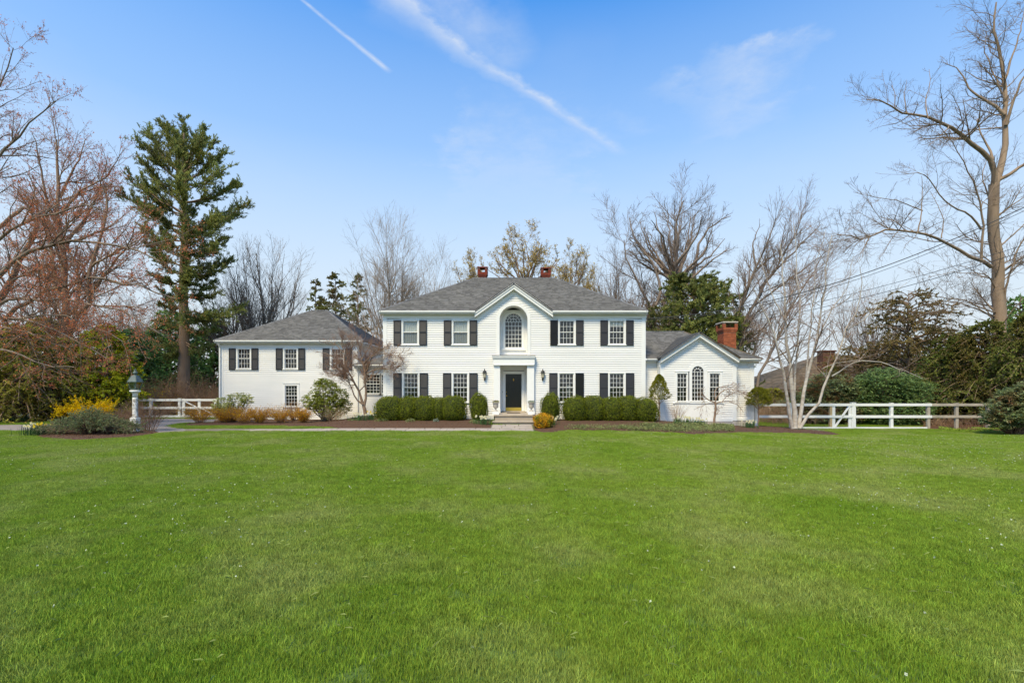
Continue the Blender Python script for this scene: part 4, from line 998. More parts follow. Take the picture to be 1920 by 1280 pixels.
# ================================================================== SHRUBS
def blob_points(n, rx, ry, rz, zc, sq=2.6, shell=.12, lump=.07, seed=0, zmin=0):
    g = rng; d = g.normal(size=(int(n*1.3), 3)); d /= np.linalg.norm(d, axis=1, keepdims=True)
    k = (np.abs(d)**sq).sum(1)**(-1/sq)
    ph = seed*1.7
    bump = 1+lump*(np.sin(d[:, 0]*5+ph)*np.cos(d[:, 2]*5+ph*2)+.6*np.sin(d[:, 1]*9+d[:, 0]*7+ph*3))
    r = k*bump*(1-shell*np.abs(g.normal(size=len(d)))*.8)
    P = d*r[:, None]*[rx, ry, rz]+[0, 0, zc]; keep = P[:, 2] > zmin
    return P[keep][:n], d[keep][:n]
def core_blob(name, rx, ry, rz, zc, mat, parent, sq=2.6, n=14):
    V, F = [], []; 
    for j in range(n+1):
        th = math.pi*j/n
        for i in range(n*2):
            ph = math.pi*i/n; d = (math.sin(th)*math.cos(ph), math.sin(th)*math.sin(ph), math.cos(th)); k = sum(abs(c)**sq for c in d)**(-1/sq)
            V.append((d[0]*k*rx, d[1]*k*ry, max(.0, d[2]*k*rz+zc)))
    for j in range(n):
        for i in range(2*n): a = j*2*n+i; b = j*2*n+(i+1) % (2*n); F.append((a, b, b+2*n, a+2*n))
    return npmesh(name, V, np.array(F), mat, parent, local=False)
def boxwood(name, label, rx, ry, h, n=5200, sq=2.8, seed=0, cat='shrub', group=None, mat='box', leaf=.042, lump=.075, core='box_core', shell=.07):
    R_ = empty(name, (0, 0, 0), label, cat, group); zc = h*.5
    P, d = blob_points(n, rx, ry, h*.5, zc, sq, shell, lump, seed, .03)
    V, F = leaves(P, leaf, .65, nrm=d*1.0, spread=.55, up=.15); npmesh('leaves', V, F, M[mat], R_)
    P, d = blob_points(int(n*.10), rx*1.02, ry*1.02, h*.51, zc, sq, .02, lump*1.2, seed, .1)
    V, F = leaves(P+d*.045*rng.random((len(P), 1))*1.6, leaf*.95, .5, nrm=rng.normal(size=d.shape), spread=.8); npmesh('new_growth', V, F, M[mat], R_)['kind'] = 'stuff'
    core_blob('inner_core', rx*.86, ry*.86, h*.44, zc, M[core], R_, sq)  # solid dark body inside the leaf shell
    return R_
bA = boxwood('boxwood_bush', None, .72, .66, 1.38, 8500, 2.9, 1)
bB = boxwood('boxwood_bush', None, .66, .62, 1.34, 8000, 2.6, 4)
lab_l = ['clipped boxwood, first of the low row left of the stoop, under the outermost window', 'clipped boxwood, second from the outer end of the low row left of the stoop', 'clipped boxwood, middle one of the low row left of the stoop', 'clipped boxwood, fourth from the outer end of the low row left of the stoop', 'clipped boxwood, innermost of the low row left of the stoop, next to the tall one']
lab_r = ['clipped boxwood, innermost of the low row right of the stoop, next to the tall one', 'clipped boxwood, second from the stoop in the low row under the right windows', 'clipped boxwood, middle one of the low row right of the stoop', 'clipped boxwood, fourth from the stoop in the low row under the right windows', 'clipped boxwood, last of the low row, at the right corner of the main house']
for i, (px, s, sz) in enumerate(((731, 1.02, .99), (764, .98, 1.0), (797, .97, 1.0), (824, .90, .97), (850, .98, 1.01))):
    c = (bA if i % 2 == 0 else bB) if i < 2 else copy_tree(bA if i % 2 == 0 else bB)
    props(c, lab_l[i], 'shrub', 'clipped boxwoods in the low row left of the stoop'); place(c, gx(px, 24.5), 24.5+(.08 if i % 2 else 0), i*1.3, s, z=zg(gx(px, 24.5), 24.5)-.10, sz=sz)
for i, (px, s, sz) in enumerate(((1078, 1.02, 1.02), (1112, .98, 1.03), (1146, .98, .99), (1177, .93, 1.02), (1209, 1.0, 1.0))):
    c = copy_tree(bB if i % 2 == 0 else bA)
    props(c, lab_r[i], 'shrub', 'clipped boxwoods in the low row right of the stoop'); place(c, gx(px, 24.4), 24.4+(.1 if i % 2 else 0), i*2.1+.5, s, z=zg(gx(px, 24.4), 24.4)-.12, sz=sz)
up = boxwood('upright_boxwood', 'tall rounded boxwood just left of the stoop, beside the white daffodils', .46, .44, 1.52, 6500, 2.5, 7, group='tall boxwoods beside the stoop')
place(up, gx(898, 24.3), 24.3, 0, 1, z=zg(-1.7, 24.3)-.1)
c = copy_tree(up); props(c, 'tall rounded boxwood just right of the stoop, behind the golden round shrub'); place(c, gx(1032, 24.3), 24.3, 2.2, 1.06, z=zg(1.9, 24.3)-.1, sz=1.0)
sg = boxwood('golden_spirea', 'small round shrub with golden orange leaves at the right foot of the steps', .44, .42, .68, 3600, 2.3, 3, mat='spirea_gold', leaf=.05, lump=.10)
place(sg, gx(1018.5, 22.0), 22.0, .5)

def stems(n, h, spread, base=.12, K=6, r0=.012, lean=.5, arch=-.35, wig=.12):
    g = rng; a = g.random(n)*6.283; rb = g.random(n)*base; P = np.empty((n, K, 3)); P[:, 0] = np.stack([rb*np.cos(a), rb*np.sin(a), np.zeros(n)], 1)
    l = lean*g.random(n)**.7; d = np.stack([np.cos(a)*l, np.sin(a)*l, np.ones(n)], 1); L = h*(.6+.5*g.random(n))
    for j in range(1, K):
        d = d/np.linalg.norm(d, axis=1, keepdims=True); P[:, j] = P[:, j-1]+d*(L/(K-1))[:, None]
        d = d+g.normal(size=(n, 3))*wig; d[:, 2] += arch*j/K; d[:, 0] += np.cos(a)*spread*.12; d[:, 1] += np.sin(a)*spread*.12
    return P, np.linspace(1, .35, K)[None]*r0*(.7+.6*g.random((n, 1)))
def along(P, n, tmin=.2):
    N, K, _ = P.shape; i = rng.integers(0, N, n); t = (tmin+(1-tmin)*rng.random(n))*(K-1); k = np.minimum(t.astype(int), K-2); u = (t-k)[:, None]
    T = P[i, k+1]-P[i, k]; T /= np.linalg.norm(T, axis=1, keepdims=True)+1e-9
    return P[i, k]*(1-u)+P[i, k+1]*u, T
def twiggy(name, label, h, spread, n, leafmat=None, nleaf=0, leaf=.04, stemmat='stem_tan', cat='shrub', group=None, n2=0, lean=.7, base=.15, arch=-.3, r0=.010, jit=.03, tmin=.25, fl='leaves'):
    R_ = empty(name, (0, 0, 0), label, cat, group)
    P, R = stems(n, h, spread, base=base, lean=lean, arch=arch, r0=r0); parts = [tubes(P, R)]
    Q = P
    if n2:
        Q, RQ = grow(P, R, n2, .5, (20, 50), 4, .6, .4, trop=(0, 0, .2), wig=.25, rmin=.003); parts.append(tubes(Q, RQ))
    V, F = join(parts); npmesh('stems', V, F, M[stemmat], R_, local=False)
    if nleaf:
        a, _ = along(P, int(nleaf*.35), tmin); b, _ = along(Q, nleaf-int(nleaf*.35), tmin*.5); C = np.r_[a, b]+rng.normal(size=(nleaf, 3))*jit
        V, F = leaves(C, leaf, .6, up=.3); npmesh(fl, V, F, M[leafmat], R_, local=False)
    return R_
# row of amber shrubs along the left wing
amber = [(376, 25.4, 1.12, 1.0, 'loose amber leaved shrub at the left end of the wing bed, next to the gate'), (421, 25.2, .85, .75, 'amber shrub below the pale variegated pieris'), (456, 25.1, 1.02, .95, 'twiggy amber shrub between the pieris and the round amber shrub'),
         (487, 25.0, .85, .70, 'amber shrub on the lawn side of the wing bed, brownest of the row'), (527, 25.3, .98, .85, 'round golden amber shrub below the single lower wing window'), (569, 25.3, .78, .62, 'small dome shaped amber shrub left of the rhododendron'), (549, 26.6, 1.05, .5, 'thin yellow twigged shrub against the wing wall under the lower window')]
for i, (px, Y, h, w, lb) in enumerate(amber):
    t = twiggy('amber_spirea', lb, h, w, 70, 'spirea', 3600 if i != 6 else 700, .042, 'stem_brown', group='amber shrubs along the left wing', n2=420, lean=.85*w, base=.2*w, arch=-.25, r0=.007, jit=.05, tmin=.3)
    place(t, gx(px, Y), Y, i)
y2 = twiggy('amber_spirea', 'thin yellow green shrub growing through the foot of the rhododendron', .95, .9, 50, 'gcover', 900, .035, 'stem_tan', n2=260, lean=.9, base=.25, r0=.006, jit=.05, group='amber shrubs along the left wing'); place(y2, gx(628, 25.1), 25.1)

def leafy(name, label, shoots, leafmat, leafsize, per, cat='shrub', aspect=.32, group=None, trunk=True, stemmat='bark_grey'):
    """evergreen with whorls of long leaves at its shoot tips; shoots = (n,3) tips"""
    R_ = empty(name, (0, 0, 0), label, cat, group); n = len(shoots)
    if trunk:
        m = min(n, 90); idx = rng.choice(n, m, replace=False); T = shoots[idx]; B = np.c_[T[:, :2]*.12, np.zeros(m)]
        t = np.linspace(0, 1, 6)[None, :, None]; P = B[:, None]*(1-t)+T[:, None]*t; P[:, 1:-1] += rng.normal(size=(m, 4, 3))*.05; P[:, :, 2] = T[:, None, 2]*np.linspace(0, 1, 6)[None]**.75
        V, F = tubes(P, np.linspace(.022, .006, 6)[None]*np.ones((m, 1))); npmesh('stems', V, F, M[stemmat], R_, local=False)
    C = np.repeat(shoots, per, 0); N_ = len(C); g = rng; a = g.random(N_)*6.283; el_ = g.normal(size=N_)*.35-.05
    D = np.stack([np.cos(a)*np.cos(el_), np.sin(a)*np.cos(el_), np.sin(el_)], 1); L = (leafsize*(.7+.6*g.random(N_)))[:, None]
    W_ = np.cross(D, [0, 0, 1.]); W_ /= np.linalg.norm(W_, axis=1, keepdims=True)+1e-9; W_ = W_+[0, 0, .0]+g.normal(size=D.shape)*.25
    P0 = C+g.normal(size=C.shape)*.01; mid = P0+D*L*.5+[0, 0, .012]
    V = np.stack([P0, mid+W_*L*aspect*.5, P0+D*L+[0, 0, -.02], mid-W_*L*aspect*.5], 1).reshape(-1, 3)
    npmesh('leaves', V, np.arange(4*N_).reshape(N_, 4), M[leafmat], R_, local=False)
    return R_
def shell_tips(n, lobes, zmin=.1):
    """shoot tips near the surface of several overlapping lobes (x,y,z,rx,ry,rz)"""
    out = []; w = np.array([l[3]*l[5] for l in lobes]); w = w/w.sum()
    for l, k in zip(lobes, (w*n).astype(int)):
        d = rng.normal(size=(k, 3)); d /= np.linalg.norm(d, axis=1, keepdims=True); r = 1-.28*np.abs(rng.normal(size=(k, 1)))
        out.append(d*r*[l[3], l[4], l[5]]+[l[0], l[1], l[2]])
    P = np.concatenate(out); return P[P[:, 2] > zmin]
# large rhododendron, pieris
rh = leafy('rhododendron', 'large loose rhododendron against the left wing, right of the lower window', shell_tips(1150, [(-.05, 0, 1.75, .78, .7, .65), (-.75, 0, 1.15, .62, .6, .50), (.75, -.1, 1.35, .55, .6, .55), (.1, -.3, .95, 1.0, .6, .55), (.9, .1, .85, .45, .5, .4), (-.2, 0, 2.15, .45, .4, .3)]), 'rhodo', .115, 9)
place(rh, gx(612, 26.1), 26.1)
pi = leafy('pieris', 'spreading pieris with pale variegated leaves at the left corner of the wing', shell_tips(900, [(-.55, 0, 1.0, .6, .5, .42), (.35, 0, 1.35, .75, .55, .30), (-.1, -.2, .75, .9, .5, .4), (-.6, .1, .55, .55, .5, .4), (.75, 0, 1.2, .4, .4, .22)]), 'pieris', .085, 9)
place(pi, gx(437, 26.0), 26.0)
for px, Y, lobes, n, mt, lb in (
    (1560, 29.5, [(0, 0, 2.1, 1.6, 1.3, 1.15), (-1.3, 0, 1.2, 1.2, 1.0, 1.1), (1.2, 0, 1.5, 1.3, 1.0, 1.3), (0, -.5, .8, 2.2, 1, .9)], 3300, 'rhodo_far', 'dark rhododendron behind the narrow gate, right of the birch clump'),
    (1655, 29.0, [(0, 0, 2.3, 1.6, 1.3, 1.2), (1.5, 0, 1.9, 1.3, 1.0, 1.2), (-1.3, .2, 1.6, 1.2, 1.0, 1.2), (.4, -.5, .8, 2.3, 1, .9)], 3600, 'rhodo_dark', 'dark rhododendron behind the fence, right of the narrow gate'),
    (1735, 30.5, [(0, 0, 1.5, 1.4, 1.2, 1.1), (-.9, 0, .9, 1.2, 1.0, .9)], 1500, 'rhodo_dark', 'dark rhododendron behind the fence where the rails turn grey'),
    (1505, 31.0, [(0, 0, 1.0, 1.3, 1.0, .8), (-1.0, 0, .8, 1.0, 1.0, .7)], 900, 'rhodo_far', 'low grey green shrub behind the foot of the birch clump'),
    (1898, 22.6, [(0, 0, 1.1, 1.2, 1.1, .75), (.9, 0, 1.9, 1.1, 1.0, .7), (.2, .2, 1.6, .8, .8, .6), (1.6, 0, 1.0, 1.2, 1.0, .9), (-.5, 0, .75, .8, .8, .45)], 1900, 'rhodo_far', 'pale green drooping rhododendron at the right end of the fence')):
    o = leafy('rhododendron', lb, shell_tips(n, lobes), mt, .16, 8, stemmat='stem_brown', group=None); place(o, gx(px, Y), Y)

# topiaries on thin stems
def topiary(label, px, Y, h0, h1, rad, flat, shape):
    R_ = empty('topiary_spruce', (0, 0, 0), label, 'topiary tree', 'topiary trees beside the right wing')
    P = np.array([[[.02*math.sin(i*2.1+px), .02*math.cos(i*1.7), (h0+.15)*i/7] for i in range(8)]]); parts = [tubes(P, np.linspace(.035, .022, 8)[None], 6)]
    tw = np.array([[[0, 0, h0*.75], [math.cos(a)*rad*.5, math.sin(a)*rad*.5, h0*.98], [math.cos(a)*rad*.9, math.sin(a)*rad*.9, h0+.08]] for a in np.arange(9)*.7]); parts.append(tubes(tw, np.array([[.012, .008, .005]]*9)))
    V, F = join(parts); npmesh('trunk', V, F, M['bark'], R_, local=False)
    n = 4200; t = rng.random(n)**.8; a = rng.random(n)*6.283; H = h1-h0
    prof = (1-t)**.62*np.minimum(1, .55+t*4) if shape == 'cone' else np.sqrt(np.maximum(0, 1-t**2.2))
    lump = 1+.16*np.sin(a*3+t*11)+.12*np.sin(a*5-t*17); r = rad*prof*lump*(1-.25*np.abs(rng.normal(size=n))*.6)
    C = np.stack([r*np.cos(a), r*np.sin(a)*.9, h0+t*H-.10*(r/rad)*(1-t)], 1); D = np.stack([np.cos(a), np.sin(a), np.full(n, .5)], 1)
    V, F = needle_sprays(C, D, .055, 3, .22, .7); npmesh('crown', V, F, M['dwarf'], R_, local=False)
    place(R_, gx(px, Y), Y)
topiary('cone shaped dwarf spruce on a bare stem at the right corner of the main house', 1236, 24.6, 1.22, 2.46, .60, 1, 'cone')
topiary('umbrella shaped dwarf spruce on a bare stem at the outer corner of the right wing', 1422, 25.3, 1.25, 2.12, .60, 1, 'dome')

# low spruce around the lamp post
def low_spruce():
    R_ = empty('nest_spruce', (0, 0, 0), 'wide low blue green spruce spreading around the foot of the lamp post', 'shrub')
    n = 300; a = rng.random(n)*6.283; rr = np.sqrt(rng.random(n))
    tip = np.stack([rr*np.cos(a)*2.2, rr*np.sin(a)*1.0, np.zeros(n)], 1)
    tip[:, 2] = .10+.92*np.exp(-((tip[:, 0]-.1)/1.5)**2)*(1-.75*(tip[:, 1]/1.0)**2)*(.72+.4*rng.random(n))+.05*rng.random(n)
    tip[:, 2] = np.maximum(tip[:, 2], .1)
    t = np.linspace(0, 1, 6)[None, :, None]; B = np.c_[tip[:, :2]*.15, np.full(n, .05)]
    P = B[:, None]*(1-t)+tip[:, None]*t; P[:, :, 2] = tip[:, None, 2]*(np.linspace(0, 1, 6)[None]**.6)
    Q, RQ = grow(P, np.full((n, 6), .01), 1900, .34, (30, 60), 4, .5, .5, trop=(0, 0, -.15), wig=.15, tmin=.45, rmin=.004)
    V, F = join([tubes(P, np.linspace(.02, .006, 6)[None]*np.ones((n, 1))), tubes(Q, RQ)]); npmesh('branches', V, F, M['twig'], R_, local=False)
    C, T = along(Q, 9500, .1); C2, T2 = along(P, 2500, .6)
    V, F = needle_sprays(np.r_[C, C2], np.r_[T, T2], .060, 3, .20, .55); npmesh('needles', V, F, M['juniper'], R_, local=False)
    return R_
ls = low_spruce(); place(ls, gx(166, 19.6), 19.6)
bt = twiggy('bare_shrub', 'leafless brown shrub just right of the lamp post', 1.40, .9, 60, 'twig_red', 0, .03, 'stem_brown', n2=900, lean=.65, base=.3, r0=.007, arch=-.15); place(bt, gx(279, 21.3), 21.3)
bt = twiggy('bare_shrub', 'leafless brown shrub left of the lamp post behind the low spruce', 1.25, .8, 45, None, 0, .03, 'stem_brown', n2=600, lean=.6, base=.3, r0=.007, arch=-.15); place(bt, gx(232, 22.4), 22.4)
bt = twiggy('bare_shrub', 'small leafless shrub with upright tan stems in front of the right wing', 1.15, .6, 40, None, 0, .03, 'stem_tan', n2=110, lean=.32, base=.22, r0=.006, arch=.0); place(bt, gx(1271, 24.6), 24.6)
for px, Y, h, w, n, lb in ((156, 27.6, 1.62, 1.5, 3600, 'bright yellow forsythia below the golden cypress, left of the fence'), (286, 33.5, 1.9, .8, 1100, 'yellow forsythia sprays behind the fence, right of the lantern'), (345, 34.0, 1.25, 1.2, 700, 'sparse yellow forsythia low behind the gate'), (238, 32.2, 1.3, .9, 450, 'thin yellow forsythia stems behind the lamp post')):
    f = twiggy('forsythia', lb, h, w, 80, 'forsythia', int(n*2.6), .075, 'stem_tan', n2=260, lean=.95, base=.4, r0=.007, arch=-.32, jit=.03, fl='flowers', group='yellow forsythias by the left fence'); place(f, gx(px, Y), Y)

def daffodils(label, px, Y, w, nflow, yellow=False, nleaf=150, h=.34, mixw=False):
    R_ = empty('daffodil_clump', (0, 0, 0), label, 'daffodils', 'daffodil clumps in the beds')
    n = nleaf; x = rng.normal(size=n)*w*.38; y = rng.normal(size=n)*.13; a = rng.random(n)*6.283; l = .25*rng.random(n); hh = h*(.7+.4*rng.random(n))
    B = np.stack([x, y, np.zeros(n)], 1); T = B+np.stack([np.cos(a)*l*h, np.sin(a)*l*h, hh], 1); wv = np.stack([np.sin(a), -np.cos(a), np.zeros(n)], 1)*.008
    V = np.stack([B-wv, B+wv, T+wv*.5, T-wv*.5], 1).reshape(-1, 3); npmesh('leaves', V, np.arange(4*n).reshape(n, 4), M['daff_leaf'], R_, local=False)
    for nf, mt in (((nflow//2, 'daff_white'), (nflow-nflow//2, 'daff_yellow')) if mixw else ((nflow, 'daff_yellow' if yellow else 'daff_white'),)):
        C = np.stack([rng.normal(size=nf)*w*.36, rng.normal(size=nf)*.13-.04, h*(.90+.4*rng.random(nf))], 1)
        if mixw: C[:, 0] = np.abs(C[:, 0])*(-1 if mt == 'daff_white' else 1)
        C6 = np.repeat(C, 6, 0); aa = np.tile(np.arange(6)*math.pi/3, nf); D = np.stack([np.cos(aa), np.full(len(aa), -.25), np.sin(aa)], 1); q = np.stack([-np.sin(aa), np.zeros(len(aa)), np.cos(aa)], 1)
        V = np.stack([C6, C6+D*.030+q*.019, C6+D*.060, C6+D*.030-q*.019], 1).reshape(-1, 3); npmesh('flowers', V, np.arange(len(V)).reshape(-1, 4), M[mt], R_, local=False)
        m = MB()
        for c in C: m.lathe([(.013, -.03), (.018, 0)], 0, 0, 6); k = len(m.v); m.v[k-12:] = [(c[0]+v[0], c[1]+v[2], c[2]+v[1]) for v in m.v[k-12:]]
        m.build('trumpets', M['daff_yellow'], R_)
    place(R_, gx(px, Y), Y)
daffodils('clump of white daffodils left of the steps, at the foot of the tall boxwood', 908, 22.95, .55, 14)
daffodils('few white daffodils half hidden behind the golden round shrub', 1038, 22.7, .25, 8, nleaf=60)
daffodils('row of white daffodils at the foot of the bare spreading tree', 678, 24.3, .75, 12, nleaf=190)
daffodils('yellow daffodils between the bare spreading tree and the boxwoods', 697, 24.7, .3, 6, True, 70, .4)
daffodils('white daffodils beside the small leafless shrub before the right wing', 1270, 23.6, .35, 8, nleaf=110)
daffodils('largest clump of white daffodils under the arched window of the right wing', 1290, 23.5, .45, 12, nleaf=160)
daffodils('clump of white daffodils nearest the weeping maple trunk', 1312, 23.4, .4, 8, nleaf=130)
daffodils('clump of white daffodils at the outer corner of the right wing', 1403, 23.6, .45, 9, nleaf=160)
daffodils('white and yellow daffodils at the tip of the low spruce bed', 65, 19.2, .5, 22, True, 200, .40, mixw=True)
daffodils('white daffodils across the driveway under the hemlock', 45, 26.6, .7, 12, nleaf=180)
daffodils('few yellow daffodils at the edge of the driveway behind the low spruce', 96, 20.6, .2, 6, True, 40, .3)

def cover(name, poly, n, mat, leaf, h, label_kind='stuff'):
    x0, x1 = min(p[0] for p in poly), max(p[0] for p in poly); y0, y1 = min(p[1] for p in poly), max(p[1] for p in poly); C = []
    cl_ = [(random.uniform(x0, x1), random.uniform(y0, y1)) for _ in range(max(8, n//60))]
    while len(C) < n:
        if random.random() < .75: c = random.choice(cl_); x, y = random.gauss(c[0], .12), random.gauss(c[1], .12)
        else: x, y = random.uniform(x0, x1), random.uniform(y0, y1)
        if inside(poly, x, y): C.append((x, y, zg(x, y)+.05+random.random()*h))
    V, F = leaves(np.array(C), leaf, .6, up=1.0); o = npmesh(name, V, F, M[mat]); o['kind'] = 'stuff'
cover('ground_cover', [gpt(*p) for p in ((1058, 806.5), (1140, 807.5), (1235, 810), (1300, 813.5), (1378, 810.5), (1376, 801), (1240, 799), (1058, 799))], 17000, 'gcover', .045, .16)
cover('ground_cover', [gpt(*p) for p in ((1480, 806), (1550, 812), (1560, 809), (1500, 804))], 500, 'greyplant', .03, .06)
cover('creeping_plants', [gpt(*p) for p in ((1760, 808.5), (1930, 812), (1930, 806), (1760, 803))], 2500, 'grass', .05, .08)
def tuft(label, px, Y, mat, r=.22, n=220, h=.14):
    R_ = empty('low_perennial', (0, 0, 0), label, 'plant', 'low perennials along the mulch edge'); P, d = blob_points(n, r, r*.8, h, h*.3, 2, .3, .1, 1, 0)
    V, F = leaves(P, .055, .55, nrm=d, up=.6); npmesh('leaves', V, F, M[mat], R_, local=False); place(R_, gx(px, Y), Y, 0, 1, z=zg(gx(px, Y), Y)+.04)
tuft('low yellow green perennial at the mulch edge left of the first boxwood', 716, 23.9, 'gcover', .34, 300)
tuft('low green perennial at the mulch edge below the second boxwood', 770, 23.7, 'gcover', .26)
tuft('small silvery perennial at the mulch edge below the fourth boxwood', 817, 23.7, 'greyplant', .16, 140)
tuft('low yellow green perennial beside the white daffodils left of the steps', 888, 23.3, 'gcover', .25)
tuft('pale low perennial at the mulch edge below the bare spreading tree', 658, 24.2, 'gcover', .2, 120, .08)
tuft('green perennial at the left end of the path across the driveway', 8, 26.3, 'daff_leaf', .6, 500, .35)

# ================================================================== TREES
def tree(name, label, limbs, levels, barkm, twigm, cat='bare tree', group=None, buds=None, trunk_sides=9, origin=None, limbm=None):
    """limbs: list of (P[K,3], R[K]) in world metres; levels: grow() settings from limb to twig"""
    K = max(len(p) for p, r in limbs)
    P = np.stack([resample(p, K) for p, r in limbs]); R = np.stack([np.interp(np.linspace(0, 1, K), np.linspace(0, 1, len(r)), r) for p, r in limbs])
    o = origin if origin is not None else (P[0, 0, 0], P[0, 0, 1], zg(P[0, 0, 0], P[0, 0, 1]))
    T = empty(name, o, label, cat, group)
    V, F = tubes(P, R, trunk_sides); npmesh('trunk', V, F, M[barkm], T, smooth=True)
    cur, cr, parts, last = P, R, [], None
    for i, lv in enumerate(levels):
        lv = dict(lv); n = lv.pop('n'); src = lv.pop('src', None); S_ = lv.pop('sides', 3 if i else 5)
        if src == 'all': cur, cr = (np.concatenate([resample3(P, 5), resample3(cur, 5)]), np.concatenate([resample3(R[..., None], 5)[..., 0], resample3(cr[..., None], 5)[..., 0]]))
        C, RC = grow(cur, cr, n, **lv)
        if i == 0 and len(levels) > 1: V, F = tubes(C, RC, S_); npmesh('limbs', V, F, M[limbm or barkm], T, smooth=True)['kind'] = 'stuff'
        else: parts.append(tubes(C, RC, S_))
        cur, cr = C, RC
    if parts: V, F = join(parts); npmesh('crown', V, F, M[twigm], T)
    if buds:
        mt, nb, sz, jit = buds; C, _ = along(cur, nb, .15); C = C+rng.normal(size=C.shape)*jit
        V, F = leaves(C, sz, .7, up=.2); npmesh('buds', V, F, M[mt], T)
    return T
def resample3(P, K):
    N, k, c = P.shape; t = np.linspace(0, k-1, K); i = np.minimum(t.astype(int), k-2); u = (t-i)[None, :, None]
    return P[:, i]*(1-u)+P[:, i+1]*u

def fan(cx, fork, top, rx, Y, n, r, a0=8, a1=172, base=800):
    """a trunk that forks at photo row fork into n limbs reaching a round outline"""
    g = rng; L = [px_limb([(cx, base), (cx+2, (base+fork)/2), (cx-1, fork), (cx+rx*.05, (fork+top)/2), (cx, top+12)], Y, Y, r, r*.12, K=12)]; dm = rx*Y/FPX
    cy = fork-(fork-top)*.25; ry = cy-top
    for i in range(n):
        th = math.radians(a0+(a1-a0)*(i+.5)/n+g.normal()*4); s = .82+.2*g.random(); ex, ey = cx+rx*s*math.cos(th), cy-ry*s*math.sin(th); f0 = fork+g.random()*(fork-top)*.18-(fork-top)*.22*abs(math.sin(th))*g.random()
        m1 = (cx+(ex-cx)*.30, f0+(ey-f0)*.22); m2 = (cx+(ex-cx)*.72+g.normal()*rx*.04, f0+(ey-f0)*.62+g.normal()*rx*.04)
        L.append(px_limb([(cx, f0), m1, m2, (ex, ey)], Y, Y+g.uniform(-1, 1)*dm*.8*abs(math.sin(th)), r*.5, r*.07, K=12, wob=.03))
    return L
def bare_levels(n1, n2, n3, trop=.3, rm=.006, n0=None, a1=(30, 60), l1=.55):
    n2 = int(n2*.75); n3 = int(n3*.65); rm *= .85
    return [dict(n=n1, frac=l1, ang=a1, K=6, rr=.6, rend=.3, trop=(0, 0, trop), wig=.3, tmin=.25, lmax=7, rmin=rm*1.6),
            dict(n=n2, frac=.55, ang=(25, 55), K=4, rr=.6, rend=.4, trop=(0, 0, trop*.8), wig=.3, tmin=.2, lmax=3.5, rmin=rm),
            dict(n=n3, frac=.6, ang=(20, 50), K=3, rr=.6, rend=.5, trop=(0, 0, trop*.6), wig=.2, tmin=.15, lmin=.25, lmax=1.6, rmin=rm*.8)]
def auto_limbs(h, spread, n, fork=.3, r=.25, up=1.0, seed=None, curve=.25, forkvar=.2):
    """trunk with n limbs fanning from heights around fork*h"""
    g = rng; L = []
    zt = h*fork; tr = np.array([[0, 0, -.3], [.05, 0, zt*.5], [-.05, .05, zt], [.08*spread, .05, zt+(h-zt)*.5], [.0, 0, h]], float); tr[1:, :2] += g.normal(size=(4, 2))*.12*np.array([[0.4], [.7], [1.5], [2.5]])
    L.append((resample(tr, 12), r*np.linspace(1, .12, 12)))
    for i in range(n):
        a = 6.283*i/n+g.random()*.6; z0 = zt*(1-forkvar+2*forkvar*g.random()*1.6); s = spread*(.55+.55*g.random()); top = h*(.72+.28*g.random())
        P = np.array([[0, 0, z0], [math.cos(a)*s*.35, math.sin(a)*s*.35, z0+(top-z0)*.28], [math.cos(a)*s*.75, math.sin(a)*s*.75, z0+(top-z0)*.65], [math.cos(a)*s, math.sin(a)*s, top]])
        P = resample(P, 12); P[1:] += np.cumsum(g.normal(size=(11, 3))*.07*h/12, axis=0); L.append((P, r*.55*np.linspace(1, .12, 12)))
    return L
# ---- the maple left of the picture's edge and the one behind it (red buds)
def PL(*a, **k): return px_limb(*a, **k)
near = [([(-75, 780), (-60, 640), (-30, 590), (0, 555), (25, 510), (48, 470), (70, 425)], 25, 25.5, .30, .10), ([(70, 425), (62, 400), (48, 386), (0, 425), (-40, 470)], 25.5, 25, .07, .10),
    ([(-60, 640), (-20, 545), (0, 500), (48, 477), (110, 455), (165, 452), (235, 465), (300, 490)], 24, 22.5, .15, .03), ([(-60, 560), (-20, 455), (20, 432), (60, 410), (105, 398), (150, 385), (190, 392)], 24, 23, .11, .03),
    ([(10, 600), (45, 570), (85, 546), (120, 535), (160, 522), (215, 528), (270, 536), (330, 560)], 25, 22, .11, .025), ([(-60, 500), (-30, 330), (10, 285), (40, 245), (70, 215), (105, 190)], 25, 24, .12, .02),
    ([(-60, 480), (-40, 250), (-10, 180), (10, 130), (25, 90)], 25, 24.5, .12, .02), ([(-20, 590), (20, 525), (60, 512), (95, 492), (130, 486)], 25, 24, .08, .02),
    ([(-60, 640), (0, 560), (20, 555), (110, 562), (180, 570), (240, 590), (300, 625)], 24.5, 21.5, .10, .02), ([(-60, 660), (-10, 600), (40, 598), (95, 612), (150, 640), (200, 672)], 24, 21.5, .09, .02),
    ([(-60, 680), (0, 650), (40, 665), (90, 690), (140, 688)], 24, 21.5, .07, .02), ([(-60, 700), (0, 610), (60, 625), (120, 655), (170, 640)], 24, 22, .07, .02), ([(-60, 620), (0, 590), (50, 600), (110, 590), (170, 612), (230, 640)], 23, 21, .06, .015)]
